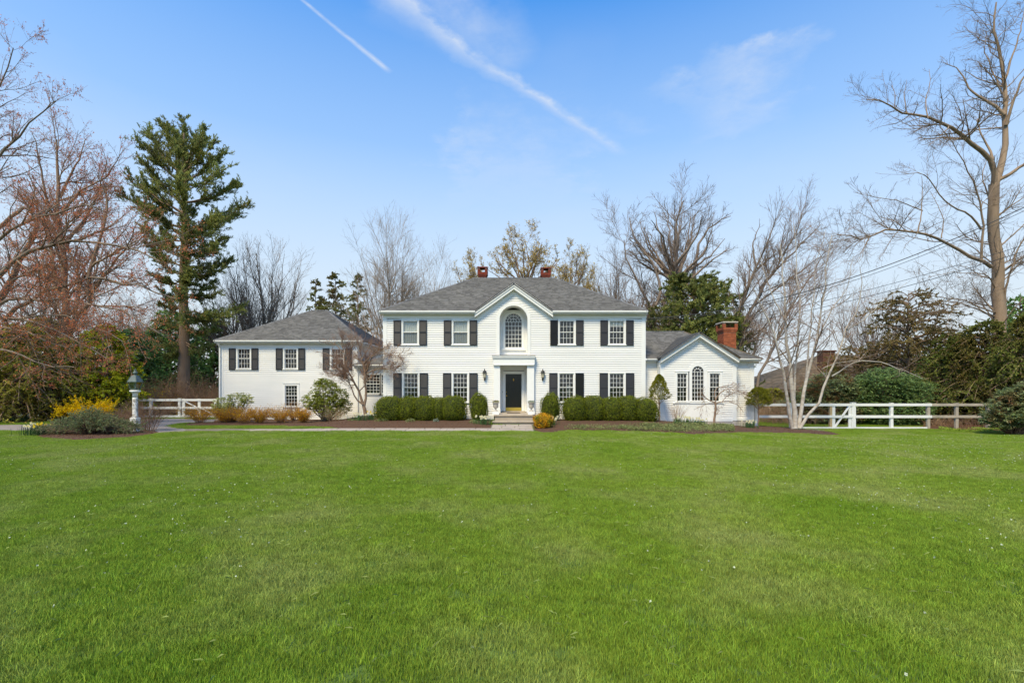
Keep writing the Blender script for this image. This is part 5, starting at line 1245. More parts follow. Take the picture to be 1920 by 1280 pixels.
near_maple = tree('red_maple', 'nearest red budding maple, its limbs reaching in from the left edge over the hemlock', [PL(*a, K=12) for a in near], [dict(n=230, frac=.32, ang=(25, 60), K=6, rr=.55, rend=.3, trop=(0, 0, .25), wig=.3, tmin=.25, lmax=3.2, rmin=.008), dict(n=2300, frac=.5, ang=(25, 60), K=4, rr=.6, rend=.4, trop=(0, 0, .2), wig=.3, tmin=.15, lmax=1.5, rmin=.005), dict(n=7000, frac=.55, ang=(20, 55), K=3, rr=.6, rend=.6, trop=(0, 0, .15), wig=.2, tmin=.1, lmin=.12, lmax=.6, rmin=.0035)], 'bark_grey', 'twig_red', buds=('bud_red', 28000, .058, .04))
far_ = [([(122, 760), (122, 640), (117, 560), (118, 500), (114, 400), (112, 330), (106, 262)], 32, 32, .36, .05), ([(124, 640), (135, 610), (150, 585), (170, 560), (172, 510), (186, 455), (205, 390), (190, 330)], 32, 31, .20, .03), ([(120, 560), (104, 520), (96, 470), (84, 425), (70, 390), (55, 330)], 32, 33, .18, .03),
    ([(134, 612), (143, 575), (150, 545), (146, 515), (152, 470)], 32, 33, .11, .03), ([(170, 560), (190, 520), (215, 495), (240, 460), (262, 410)], 32, 30, .11, .02), ([(117, 480), (135, 440), (160, 410), (180, 370), (200, 300)], 32, 33, .12, .02),
    ([(114, 430), (95, 400), (80, 340), (70, 280), (60, 250)], 32, 31, .12, .02), ([(112, 370), (130, 330), (150, 300), (160, 260)], 32, 33, .10, .02), ([(118, 500), (80, 500), (40, 480), (10, 440)], 32, 33, .10, .02), ([(114, 400), (150, 360), (200, 330), (225, 290)], 32, 30.5, .09, .02), ([(172, 500), (215, 470), (250, 455), (280, 440)], 31, 29.5, .08, .02)]
far_maple = tree('red_maple', 'tall red budding maple standing between the golden cypress and the hemlock', [PL(*a, K=12) for a in far_], [dict(n=190, frac=.36, ang=(25, 60), K=6, rr=.5, rend=.3, trop=(0, 0, .35), wig=.3, tmin=.25, lmax=4, rmin=.010), dict(n=1700, frac=.5, ang=(25, 55), K=4, rr=.6, rend=.4, trop=(0, 0, .3), wig=.3, tmin=.15, lmax=2, rmin=.006), dict(n=4800, frac=.55, ang=(20, 50), K=3, rr=.6, rend=.6, trop=(0, 0, .2), wig=.2, tmin=.1, lmin=.15, lmax=.8, rmin=.004)], 'bark', 'twig_red', buds=('bud_red', 18000, .066, .04))

# ---- the tall bare sycamore on the right
syc = [([(1876, 790), (1874, 700), (1873, 625), (1872, 540), (1867, 460), (1862, 400), (1864, 345)], 33, 33, .52, .34), ([(1864, 350), (1876, 320), (1884, 270), (1885, 200), (1884, 140), (1876, 95), (1862, 60), (1868, 5)], 33, 33.5, .27, .05),
    ([(1864, 352), (1862, 305), (1845, 285), (1815, 262), (1790, 242), (1752, 224), (1700, 213), (1655, 190), (1625, 187)], 33, 31, .22, .03), ([(1858, 500), (1845, 492), (1800, 468), (1762, 448), (1730, 438), (1665, 428), (1612, 451), (1605, 442), (1570, 441)], 33, 29.5, .15, .03),
    ([(1884, 215), (1868, 200), (1850, 190), (1822, 172), (1806, 145), (1790, 125), (1770, 118)], 33, 34, .13, .02), ([(1868, 340), (1895, 325), (1925, 305), (1970, 270)], 33, 32, .16, .05), ([(1886, 235), (1900, 190), (1915, 150), (1950, 110)], 33, 32, .12, .04),
    ([(1862, 300), (1856, 280), (1838, 250), (1832, 225), (1845, 215)], 32.8, 34, .10, .02), ([(1840, 488), (1843, 420), (1838, 370), (1815, 320), (1790, 270), (1760, 235)], 32.5, 31, .10, .015), ([(1840, 430), (1815, 400), (1790, 390), (1765, 370), (1745, 335), (1728, 325), (1690, 325)], 32, 30, .08, .015),
    ([(1720, 438), (1728, 400), (1730, 350), (1728, 330)], 30.5, 31, .05, .015), ([(1765, 446), (1770, 410), (1758, 385), (1745, 360)], 31, 32, .045, .012), ([(1730, 395), (1680, 375), (1640, 370), (1600, 360)], 30.8, 29.5, .04, .012),
    ([(1882, 590), (1885, 545), (1895, 505), (1908, 470), (1930, 430)], 33, 32, .10, .04), ([(1866, 540), (1855, 520), (1840, 512), (1790, 510), (1740, 520)], 33, 30, .05, .012), ([(1870, 585), (1845, 580), (1810, 565), (1760, 556), (1700, 545)], 33, 29, .06, .012),
    ([(1868, 595), (1835, 580), (1800, 568), (1760, 562), (1720, 568)], 33, 30, .07, .012), ([(1884, 150), (1900, 100), (1915, 50), (1925, 0)], 33, 34, .08, .02), ([(1885, 190), (1865, 145), (1845, 95), (1850, 60)], 33, 34, .07, .015), ([(1866, 400), (1850, 360), (1840, 330), (1850, 300)], 33, 34.5, .08, .02),
    ([(1866, 470), (1900, 440), (1940, 400)], 33, 34, .07, .03), ([(1740, 222), (1735, 190), (1745, 150), (1742, 130)], 31.5, 32.5, .05, .012), ([(1700, 213), (1695, 180), (1700, 150)], 31, 31.5, .04, .01)]
syc = [(p, a, b, r0*.85, r1*.85) for p, a, b, r0, r1 in syc]
syct = tree('sycamore', 'tall bare tree rising behind the evergreens at the right, one long limb over the wires', [PL(*a, K=14, wob=.012) for a in syc], [dict(n=330, frac=.34, ang=(30, 65), K=6, rr=.45, rend=.3, trop=(-.05, 0, .25), wig=.38, tmin=.3, lmax=3.0, rmin=.010), dict(n=2400, frac=.5, ang=(30, 60), K=4, rr=.6, rend=.4, trop=(0, 0, .25), wig=.35, tmin=.15, lmax=1.5, rmin=.006), dict(n=7500, frac=.6, ang=(20, 50), K=3, rr=.6, rend=.6, trop=(0, 0, .2), wig=.2, tmin=.1, lmin=.2, lmax=.9, rmin=.005)], 'bark_syc', 'twig', trunk_sides=12)

# ---- birch clump
bir = [([(1490, 803), (1488, 770), (1482, 700), (1476, 640), (1470, 560), (1468, 500), (1462, 455)], 24.6, 24.8, .17, .02), ([(1486, 803), (1478, 760), (1468, 700), (1455, 640), (1440, 600), (1424, 565), (1408, 530)], 24.5, 23.8, .12, .02), ([(1497, 803), (1503, 770), (1510, 710), (1522, 680), (1530, 640), (1543, 560), (1552, 480), (1560, 440)], 24.6, 25.2, .13, .02),
    ([(1500, 803), (1512, 780), (1535, 755), (1550, 710), (1572, 665), (1585, 620), (1608, 585), (1618, 545), (1612, 500)], 24.5, 24, .10, .015), ([(1487, 790), (1490, 700), (1495, 640), (1500, 560), (1492, 480), (1488, 420)], 24.8, 25.5, .09, .015), ([(1510, 720), (1515, 650), (1525, 560), (1530, 500), (1548, 430)], 24.9, 25.5, .06, .012),
    ([(1560, 705), (1590, 685), (1612, 676), (1645, 677), (1690, 692), (1730, 710)], 24.4, 22.5, .045, .010), ([(1585, 620), (1620, 600), (1660, 560), (1700, 530)], 24.3, 23.5, .04, .010), ([(1473, 600), (1450, 560), (1430, 500), (1425, 470)], 24.7, 25.3, .05, .010), ([(1550, 710), (1540, 690), (1570, 680), (1610, 675)], 24.4, 23.8, .03, .01), ([(1530, 640), (1560, 580), (1590, 540), (1600, 480)], 24.9, 25, .05, .01)]
bir = [(p, a, b, r0*.82, r1*.8) for p, a, b, r0, r1 in bir]
birch = tree('birch', 'multi stemmed white birch in the mulch bed in front of the fence', [PL(*a, K=12, wob=.012) for a in bir], [dict(n=130, frac=.34, ang=(25, 60), K=6, rr=.45, rend=.3, trop=(0, 0, .2), wig=.35, tmin=.3, lmax=2.4, rmin=.006), dict(n=1100, frac=.5, ang=(25, 55), K=4, rr=.6, rend=.4, trop=(0, 0, .1), wig=.35, tmin=.1, lmax=1.0, rmin=.0035), dict(n=2600, frac=.55, ang=(20, 50), K=3, rr=.6, rend=.6, trop=(0, 0, .1), wig=.2, tmin=.1, lmin=.1, lmax=.45, rmin=.003)], 'birch', 'twig_red', cat='birch tree', trunk_sides=10, limbm='twig_pale')

# ---- small spreading tree before the connector
def R3(x, y): return (400+x/4.924, 560+y/4.924)
dg = [([R3(1412, 1110), R3(1400, 1040), R3(1388, 985)], 25.3, 25.3, .115, .085), ([R3(1388, 990), R3(1355, 900), R3(1330, 820), R3(1255, 690), R3(1215, 600), R3(1200, 480), R3(1180, 380)], 25.3, 25.0, .075, .015), ([R3(1392, 990), R3(1410, 900), R3(1405, 780), R3(1400, 680), R3(1380, 600), R3(1360, 520), R3(1335, 400), R3(1330, 330)], 25.3, 25.4, .075, .015),
    ([R3(1380, 975), R3(1310, 920), R3(1290, 860), R3(1260, 780), R3(1240, 700), R3(1150, 640), R3(1050, 600)], 25.2, 24.5, .045, .012), ([R3(1350, 850), R3(1400, 800), R3(1430, 720)], 25.3, 25.3, .03, .02), ([R3(1400, 690), R3(1440, 600), R3(1470, 520), R3(1520, 470), R3(1600, 440), R3(1650, 420)], 25.4, 24.7, .045, .01),
    ([R3(1400, 700), R3(1470, 660), R3(1560, 640), R3(1650, 650), R3(1720, 670)], 25.4, 24.3, .035, .01), ([R3(1240, 680), R3(1180, 600), R3(1120, 540), R3(1030, 500), R3(950, 490)], 25.1, 24.4, .04, .01), ([R3(1215, 600), R3(1260, 520), R3(1280, 430), R3(1270, 350)], 25.1, 25.8, .03, .01), ([R3(1370, 560), R3(1420, 480), R3(1460, 400), R3(1470, 330)], 25.3, 25.8, .03, .01),
    ([R3(1330, 820), R3(1290, 760), R3(1200, 720), R3(1120, 700), R3(1050, 690)], 25.2, 24.4, .03, .01), ([R3(1390, 600), R3(1440, 540), R3(1540, 500), R3(1640, 520), R3(1740, 540)], 25.3, 24.5, .03, .008), ([R3(1200, 500), R3(1140, 430), R3(1060, 390), R3(1010, 400)], 25, 25, .025, .008)]
dog = tree('dogwood', 'small bare spreading tree with reddish twigs in front of the low connecting section', [PL(*a, K=10, wob=.015) for a in dg], [dict(n=170, frac=.42, ang=(25, 60), K=6, rr=.5, rend=.3, trop=(0, 0, .4), wig=.35, tmin=.3, lmax=1.3, rmin=.007), dict(n=1700, frac=.5, ang=(25, 60), K=4, rr=.6, rend=.4, trop=(0, 0, .35), wig=.35, tmin=.1, lmax=.6, rmin=.004), dict(n=7500, frac=.7, ang=(20, 55), K=3, rr=.6, rend=.6, trop=(0, 0, .3), wig=.25, tmin=.1, lmin=.10, lmax=.42, rmin=.0028)], 'bark', 'twig_red', buds=('twig_red', 5000, .018, .01), trunk_sides=8)

# ---- weeping maple before the right wing
def R4(x, y): return (1200+x/4.922, 580+y/4.922)
wm = [([R4(683, 1075), R4(690, 990), R4(700, 900), R4(690, 850)], 24.2, 24.2, .065, .045), ([R4(690, 860), R4(640, 840), R4(590, 800), R4(570, 740), R4(600, 715)], 24.2, 24, .035, .01), ([R4(695, 870), R4(760, 850), R4(830, 850), R4(900, 880), R4(950, 940)], 24.2, 23.8, .03, .008), ([R4(692, 860), R4(720, 780), R4(780, 740), R4(860, 735), R4(950, 770), R4(1000, 800)], 24.2, 23.9, .035, .008),
    ([R4(690, 870), R4(630, 870), R4(570, 890), R4(550, 960)], 24.2, 23.9, .02, .006), ([R4(700, 840), R4(680, 760), R4(720, 715), R4(800, 710), R4(880, 720)], 24.2, 24.6, .025, .006), ([R4(760, 850), R4(800, 800), R4(880, 760), R4(940, 745)], 24.1, 24.6, .02, .006)]
tree('weeping_maple', 'low weeping maple with bare arching branches under the windows of the right wing', [PL(*a, K=8, wob=.02) for a in wm], [dict(n=60, frac=.5, ang=(25, 70), K=6, rr=.5, rend=.3, trop=(0, 0, -.2), wig=.5, tmin=.3, lmax=.8, rmin=.005), dict(n=420, frac=.55, ang=(25, 60), K=4, rr=.6, rend=.4, trop=(0, 0, -.55), wig=.3, tmin=.1, lmax=.45, rmin=.003), dict(n=900, frac=.5, ang=(20, 50), K=3, rr=.6, rend=.6, trop=(0, 0, -.4), wig=.2, tmin=.1, lmin=.06, lmax=.2, rmin=.0022)], 'bark', 'twig_red', trunk_sides=7)

# ---- bare trees behind the house
oak = [([(1262, 800), (1262, 600), (1264, 520), (1266, 480), (1262, 450), (1270, 400), (1280, 380)], 42, 42, .42, .05), ([(1222, 800), (1221, 640), (1222, 580), (1214, 555), (1195, 530), (1178, 490), (1170, 450)], 41, 40, .30, .04), ([(1218, 600), (1240, 545), (1228, 500), (1205, 470), (1185, 440), (1180, 410)], 41, 42, .18, .03), ([(1264, 500), (1245, 470), (1222, 450), (1205, 420), (1200, 405)], 42, 41, .15, .03),
    ([(1300, 560), (1302, 500), (1310, 460), (1325, 430), (1345, 415), (1370, 405)], 42, 43, .22, .03), ([(1305, 500), (1300, 460), (1308, 430), (1318, 395)], 42, 41, .14, .03), ([(1264, 480), (1285, 450), (1290, 420), (1300, 390)], 42, 43, .14, .02), ([(1310, 470), (1340, 470), (1355, 455), (1372, 450)], 42, 41, .10, .02), ([(1222, 560), (1200, 570), (1180, 540), (1160, 500), (1158, 470)], 41, 40, .12, .02), ([(1262, 450), (1250, 420), (1240, 395), (1235, 385)], 42, 43, .10, .02)]
tree('bare_tree', 'broad crowned bare tree rising behind the pine and the right wing', [PL(*a, K=12) for a in oak[:3]+oak[4:5]]+fan(1266, 520, 392, 104, 42, 17, .34), [dict(n=190, frac=.36, ang=(25, 55), K=6, rr=.5, rend=.3, trop=(0, 0, .3), wig=.3, tmin=.25, lmax=4, rmin=.012), dict(n=2100, frac=.5, ang=(25, 55), K=4, rr=.6, rend=.4, trop=(0, 0, .3), wig=.3, tmin=.1, lmax=2.6, rmin=.010), dict(n=7500, frac=.6, ang=(20, 50), K=3, rr=.6, rend=.6, trop=(0, 0, .25), wig=.2, tmin=.1, lmin=.35, lmax=1.5, rmin=.007)], 'bark_far', 'twig')
ln = [([(1370, 800), (1372, 690), (1385, 640), (1405, 580), (1425, 540), (1455, 500), (1480, 460), (1500, 420), (1505, 400)], 36, 37, .22, .03), ([(1372, 690), (1380, 600), (1400, 545), (1418, 500), (1440, 450), (1455, 410)], 36, 35, .18, .03), ([(1414, 800), (1418, 720), (1430, 680), (1455, 640), (1475, 590), (1510, 530), (1540, 480)], 34, 35, .14, .02), ([(1425, 540), (1470, 490), (1510, 450), (1540, 420)], 36.5, 37, .11, .02), ([(1405, 580), (1450, 545), (1500, 510), (1550, 470)], 36.5, 36, .09, .02), ([(1418, 500), (1410, 460), (1425, 420)], 35.5, 36, .08, .02)]
tree('bare_tree', 'bare tree leaning right over the birch clump, behind the brick chimney', [PL(*a, K=12) for a in ln], [dict(n=140, frac=.34, ang=(20, 50), K=6, rr=.5, rend=.3, trop=(.15, 0, .3), wig=.25, tmin=.25, lmax=3.5, rmin=.011), dict(n=1600, frac=.5, ang=(20, 50), K=4, rr=.6, rend=.4, trop=(.1, 0, .3), wig=.3, tmin=.15, lmax=2, rmin=.007), dict(n=4600, frac=.55, ang=(20, 50), K=3, rr=.6, rend=.6, trop=(.1, 0, .2), wig=.2, tmin=.1, lmin=.2, lmax=.9, rmin=.005)], 'bark_grey', 'twig')
def auto_tree(name, label, h, spread, n, fork, lv, barkm='bark_far', twigm='twig', r=.2, buds=None, group=None, cat='bare tree', sides=7, fv=.2):
    return tree(name, label, auto_limbs(h, spread, n, fork, r, forkvar=fv), lv, barkm, twigm, cat, group, buds, trunk_sides=sides, origin=(0, 0, 0))
GB = 'bare trees beyond the house'
tv = auto_tree('bare_tree', 'bare tree with many upright stems behind the roof of the left wing', 12, 3.4, 13, .12, bare_levels(150, 1400, 3600, .5, .008, a1=(18, 45), l1=.4), 'bark_grey', 'twig_pale', .2, group=GB)
tp = auto_tree('bare_tree', 'slender pale bare tree rising between the three conifers and the main roof', 14, 2.6, 7, .25, bare_levels(120, 1300, 3600, .35, .007), 'twig_pale', 'twig_pale', .15, group=GB, fv=.5)
ty = tree('budding_tree', 'round yellow budding tree behind the ridge between the two chimneys', fan(985, 540, 440, 76, 50, 13, .26), [dict(n=150, frac=.36, ang=(25, 55), K=6, rr=.5, rend=.3, trop=(0, 0, .25), wig=.3, tmin=.3, lmax=2.6, rmin=.012), dict(n=1100, frac=.5, ang=(25, 55), K=4, rr=.6, rend=.4, trop=(0, 0, .25), wig=.3, tmin=.15, lmax=1.6, rmin=.009), dict(n=3000, frac=.6, ang=(20, 50), K=3, rr=.6, rend=.6, trop=(0, 0, .2), wig=.2, tmin=.1, lmin=.25, lmax=.9, rmin=.007)], 'bark', 'twig', 'tree', 'yellow budding trees beyond the roof', ('bud_yellow', 8000, .12, .06))
tg = auto_tree('bare_tree', 'grey bare tree just right of the main roof, behind its downhill slope', 11, 3.6, 9, .25, bare_levels(140, 1300, 3600, .45, .008, a1=(20, 45)), 'bark_far', 'twig', .18, group=GB)
def tree_top(o):
    c = [c for c in o.children if c.name.split('.')[0] == 'crown'][0]; a = np.empty(len(c.data.vertices)*3, dtype=np.float32); c.data.vertices.foreach_get('co', a)
    return float(np.percentile(a[2::3], 99.3 if any(k in o.name for k in ('hemlock', 'spruce', 'cypress', 'pine')) else 96.5))
def put(o, px, pt, Y, h, rz=0, wide=1.0, gz=None):
    """scale a tree so that its top reaches photo row pt"""
    h = tree_top(o)
    zt = CAMZ+(HZ-pt)*Y/FPX; z0 = zg(gx(px, Y), Y) if gz is None else gz; s = (zt-z0)/h; o.location = (gx(px, Y), Y, z0); o.rotation_euler = (0, 0, rz); o.scale = (s*wide, s*wide, s)
put(tv, 487, 460, 42, 12, .3, .85); put(tp, 722, 412, 44, 14, 0, .8); put(ty, 985, 432, 50, 13, 0, 1.0); put(tg, 1145, 480, 46, 11, 1, .8)
copies = [(ty, 886, 484, 52, 13, 2.0, .8, 'smallest yellow budding tree, left of the left roof chimney'), (ty, 1072, 470, 48, 13, 4.0, .9, 'yellow budding tree just right of the right roof chimney'), (ty, 1112, 512, 44, 13, 1.1, .45, 'yellowest small budding tree low over the right slope of the main roof'),
    (tp, 757, 440, 46, 14, 2.5, .7, 'second slender bare tree, close behind the first left of the main roof'), (tp, 817, 478, 50, 14, 4.4, .8, 'small pale bare tree over the left slope of the main roof'),
    (tg, 436, 500, 40, 11, 2.2, .8, 'small bare tree between the tall pine and the wing roof'), (tg, 300, 560, 46, 11, 3.0, 1.0, 'far bare tree behind the foot of the tall pine'), (tg, 55, 520, 48, 11, .6, 1.3, 'far bare tree behind the nearest maple limbs'),
    (tg, 1640, 545, 44, 11, 2.7, .8, 'small far bare tree between birch and dark conifer'), (tp, 545, 560, 60, 14, .4, .9, 'distant bare tree low over the wing roof'), (tg, 215, 560, 52, 11, 1.9, .9, 'far bare tree seen between maple and pine'), (tg, 1800, 600, 42, 11, 3.5, 1.1, 'low far bare tree right of the dark conifer'), (tg, 1392, 560, 50, 11, 1.5, .7, 'distant bare tree between the pine and the leaning tree'),
    (tg, 640, 590, 48, 11, 4.9, .9, 'distant bare tree behind the three conifers')]
for src, px, pt, Y, h, rz, wd, lb in copies:
    c = copy_tree(src); props(c, lb); put(c, px, pt, Y, h, rz, wd)

# ---- conifers
def conifer(name, label, h, prof, nb, mat, tuft=.16, droop=-.25, per=4, nspray=9000, r=.16, zstart=.06, barkm='bark', cat='evergreen tree', group=None, width=.14, fan=.5, sub=900, jag=.3, irregular=.3, up=.0, gapn=0, sidel=.30):
    T = empty(name, (0, 0, 0), label, cat, group); g = rng
    tr = np.array([[0, 0, -.3], [.03*h*.1, 0, h*.33], [-.02*h*.1, .02*h*.1, h*.66], [0, 0, h]]); V, F = tubes(resample(tr, 10)[None], (r*np.linspace(1, .08, 10))[None], 8); npmesh('trunk', V, F, M[barkm], T, smooth=True)
    t = zstart+(1-zstart)*np.sort(g.random(nb))*.98; a = g.random(nb)*6.283; L = np.array([prof(x) for x in t])*(1-irregular+2*irregular*g.random(nb))
    K = 6; P = np.empty((nb, K, 3)); s = np.linspace(0, 1, K)
    for j in range(K):
        P[:, j] = np.stack([np.cos(a)*L*s[j], np.sin(a)*L*s[j], t*h+L*(up*s[j]+droop*s[j]**2)+.12*L*math.sin(s[j]*3.1)], 1)
    R = (.02+.012*L)[:, None]*np.linspace(1, .2, K)[None]
    Q, RQ = grow(P, R, sub, sidel, (35, 65), 4, .5, .4, trop=(0, 0, -.1), wig=.2, tmin=.25, rmin=.004, lmin=.12)
    V, F = join([tubes(P, R), tubes(Q, RQ)]); npmesh('branches', V, F, M[barkm], T)
    C, D = along(Q, int(nspray*.75), .1); C2, D2 = along(P, nspray-int(nspray*.75), .35); C = np.r_[C, C2]; D = np.r_[D, D2]
    V, F = needle_sprays(C, D+[0, 0, .1], tuft, per, width, fan); npmesh('crown', V, F, M[mat], T)
    return T
# white pine, branch by branch
YP = 36.0
pine_b = [  # attach row, tip column, tip row, depth offset
 (300, 300, 232, 0), (300, 345, 223, .5), (300, 385, 240, -.5), (330, 275, 243, .8), (320, 405, 262, -.6), (345, 255, 262, -1), (340, 425, 285, .8), (350, 430, 310, -.7), (365, 262, 300, .5), (380, 445, 345, .2), (400, 240, 325, -.6), (405, 262, 350, 1.2),
 (430, 468, 380, -.5), (425, 232, 366, .4), (432, 452, 398, .9), (450, 410, 408, -1.2), (440, 270, 385, -1.4), (470, 425, 445, .2), (480, 268, 425, .6), (475, 410, 462, -1.3), (500, 272, 455, -.4), (500, 436, 486, .5), (505, 415, 505, -1.2), (515, 285, 475, 1.3),
 (535, 405, 528, .8), (530, 282, 515, -.7), (550, 412, 548, -.8), (560, 296, 540, .9), (585, 455, 578, .2), (575, 300, 572, -.6), (600, 395, 590, -1), (610, 300, 600, .6), (620, 410, 618, 1), (640, 290, 640, -.8), (640, 395, 650, -1), (655, 310, 668, .8), (400, 330, 330, -2.5), (380, 350, 300, 2.4), (440, 340, 400, -2.6), (470, 360, 430, -2.4), (500, 340, 470, -2.5), (530, 355, 505, -2.4), (420, 370, 380, 2.5), (360, 340, 270, -1.5), (350, 365, 255, 1.2), (330, 320, 235, 1.4), (560, 340, 540, -2.4), (600, 350, 590, -2.5), (455, 300, 428, -1.8), (445, 385, 420, 1.8)]
def white_pine():
    x0 = gx(345, YP); T = empty('white_pine', (x0, YP, zg(x0, YP)), 'tall dark green white pine standing alone left of the left wing', 'pine tree'); g = rng
    tr = np.array([at(343, 790, YP), at(346, 640, YP), at(343, 520, YP), at(346, 430, YP), at(343, 330, YP), at(345, 250, YP)]); V, F = tubes(resample(tr, 14)[None], np.linspace(.48, .06, 14)[None]**1.0, 10); npmesh('trunk', V, F, M['bark'], T, smooth=True)
    P = []
    for (ra, tx, ty_, dy) in pine_b:
        for rep in range(2):
            jx, jy, jd = (0, 0, 0) if rep == 0 else (g.normal()*9, abs(g.normal())*9, g.normal()*.9)
            A_ = np.array(at(345, ra+jy*.5, YP)); B_ = np.array(at(tx*(1 if rep == 0 else .82)+(0 if rep == 0 else 345*.18)+jx, ty_+jy, YP+dy+jd)); m_ = A_*.5+B_*.5; L = np.linalg.norm(B_-A_); m_[2] -= .10*L
            P.append(resample([A_, m_, B_], 7))
    P = np.array(P); P[:, 1:-1] += g.normal(size=P[:, 1:-1].shape)*.06; R = .065*np.ones((len(P), 1))*np.linspace(1, .25, 7)[None]
    Q, RQ = grow(P, R, 2600, .30, (25, 60), 4, .5, .4, trop=(0, 0, .35), wig=.2, tmin=.22, lmin=.3, lmax=1.4, rmin=.008)
    V, F = join([tubes(P, R, 4), tubes(Q, RQ)]); npmesh('branches', V, F, M['bark'], T)
    C, D = along(Q, 24000, .05); C2, D2 = along(P, 3000, .5); V, F = needle_sprays(np.r_[C, C2]+rng.normal(size=(27000, 3))*.05, np.r_[D, D2]+[0, 0, .45], .25, 4, .11, .75); npmesh('crown', V, F, M['pine'], T)
    return T
white_pine()
def put_c(o, px, pt, Y, h, rz=0, wide=1.0): put(o, px, pt, Y, h, rz, wide)
tri = lambda x: 3.0*(1-x)**.85+.12
s1 = conifer('narrow_spruce', 'middle of the three conifers behind the wing roof, the broadest', 12, tri, 130, 'spruce', .22, -.10, 4, 6000, up=.35, group='three conifers behind the wing roof', sub=900, irregular=.35, width=.14, zstart=.3)
put(s1, 629, 515, 48, 12)
c = copy_tree(s1); props(c, 'left one of the three conifers behind the wing roof, rounder at the top'); put(c, 592, 527, 50, 12, 2.1, .8)
c = copy_tree(s1); props(c, 'right one of the three conifers behind the wing roof, thin and browning'); put(c, 671, 516, 46, 12, 4.0, .72)
full = lambda x: 3.4*math.sqrt(max(0, 1-x**2.0))*(.75+.25*math.sin(x*9))+.2
p2 = conifer('pine', 'broad bright green pine behind the right wing, left of the brick chimney', 8, lambda x: 3.0*math.sqrt(max(0, 1-(x*.97)**2.4))+.2, 190, 'pine', .24, -.02, 5, 19000, up=.30, cat='pine tree', sub=2400, irregular=.22, width=.13, fan=.8)
put(p2, 1300, 520, 38, 8.2, 0, .95)
hm = conifer('hemlock', 'large olive green hemlock filling the left edge under the maple limbs', 6, lambda x: 2.9*(1-x)**.55+.3, 190, 'hemlock', .135, -.42, 3, 15000, up=.15, sub=2000, irregular=.28, width=.33, group='olive hemlocks at the left edge', zstart=.03)
put(hm, 40, 612, 27.5, 6, 0, 1.1)
for px, pt, Y, rz, wd, lb in ((-75, 590, 27, 2, 1.1, 'olive green hemlock cut by the left edge of the picture'), (122, 636, 29.2, 4, .85, 'smaller olive hemlock between the big one and the golden cypress'), (88, 600, 33, 1, 1.0, 'hemlock standing behind the big olive one, its top above it')):
    c = copy_tree(hm); props(c, lb); put(c, px, pt, Y, 6, rz, wd)
gc = conifer('golden_cypress', 'golden green false cypress behind the fence, left of the lantern', 6, lambda x: 2.25*(1-x)**.6+.25, 200, 'cypress', .155, -.30, 3, 16000, up=.30, sub=2000, irregular=.22, width=.32, fan=.6, zstart=.03)
put(gc, 196, 612, 30.5, 6, 0, 1.05)
dk = conifer('dark_hemlock', 'dark green hemlock behind the fence, right of the golden cypress', 6, lambda x: 2.6*(1-x)**.6+.3, 190, 'hem_dark', .165, -.35, 3, 13500, up=.18, sub=1600, irregular=.28, width=.24, zstart=.03, group='dark evergreens beyond the left fence')
put(dk, 252, 618, 36, 6, 0, .95)
for px, pt, Y, rz, wd, lb in ((318, 585, 39, 2, .85, 'dark evergreen at the foot of the tall pine'), (400, 600, 42, 4, .9, 'dark evergreen between the tall pine and the wing corner'), (283, 660, 38, 3, .9, 'low dark evergreen left of the tall pine')):
    c = copy_tree(dk); props(c, lb); put(c, px, pt, Y, 6, rz, wd)
br = conifer('dark_hemlock', 'open brownish conifer standing alone above the shrubs, right of the birches', 8, lambda x: (2.0 if .35 < x < .9 else 1.5)*math.sqrt(max(0, 1-(abs(x-.55)/.55)**2.5))+.15, 120, 'hem_brown', .17, -.2, 4, 6500, up=.25, sub=900, irregular=.4, width=.2, zstart=.2, group='dark evergreens behind the right fence')
put(br, 1703, 548, 34, 8, 0, 1.0)
eb = conifer('dark_hemlock', 'dense olive green hemlock in front of the sycamore trunk', 6, lambda x: 2.9*(1-x)**.5+.2, 200, 'hem_olive', .145, -.35, 3, 15500, up=.2, sub=2200, irregular=.3, width=.26, zstart=.08, group='dark evergreens behind the right fence')
put(eb, 1848, 605, 29.5, 6, 0, 1.0)
for px, pt, Y, rz, wd, lb in ((1782, 628, 31, 2, .95, 'olive hemlock left of the sycamore trunk behind the grey rails'), (1940, 590, 27, 4, .9, 'olive hemlock cut by the right edge of the picture')):
    c = copy_tree(eb); props(c, lb); put(c, px, pt, Y, 6, rz, wd)
c = copy_tree(dk); props(c, 'dark spruce topping the right edge behind the drooping rhododendron', group='dark evergreens behind the right fence'); put(c, 1912, 560, 34, 6, 1, .6)
c = copy_tree(dk); props(c, 'dark low evergreen behind the grey rails, right of the dark rhododendrons', group='dark evergreens behind the right fence'); put(c, 1752, 668, 33, 6, 5, 1.1)
c = copy_tree(br); props(c, 'second brownish conifer, smaller and behind the first'); put(c, 1745, 610, 37, 8, 2, 1.2)

c = copy_tree(br); props(c, 'small brownish conifer in front of the neighbour roof, right of the birch clump'); put(c, 1612, 652, 38, 8, 3, 1.5)
c = copy_tree(hm); props(c, 'low olive evergreen behind the birch stems, beside the neighbour chimney', group='dark evergreens behind the right fence'); put(c, 1560, 688, 40, 6, 1, 1.1)
c = copy_tree(hm); props(c, 'small olive evergreen at the outer corner of the right wing, behind the fence', group='dark evergreens behind the right fence'); put(c, 1450, 728, 34, 6, 2, 1.4)
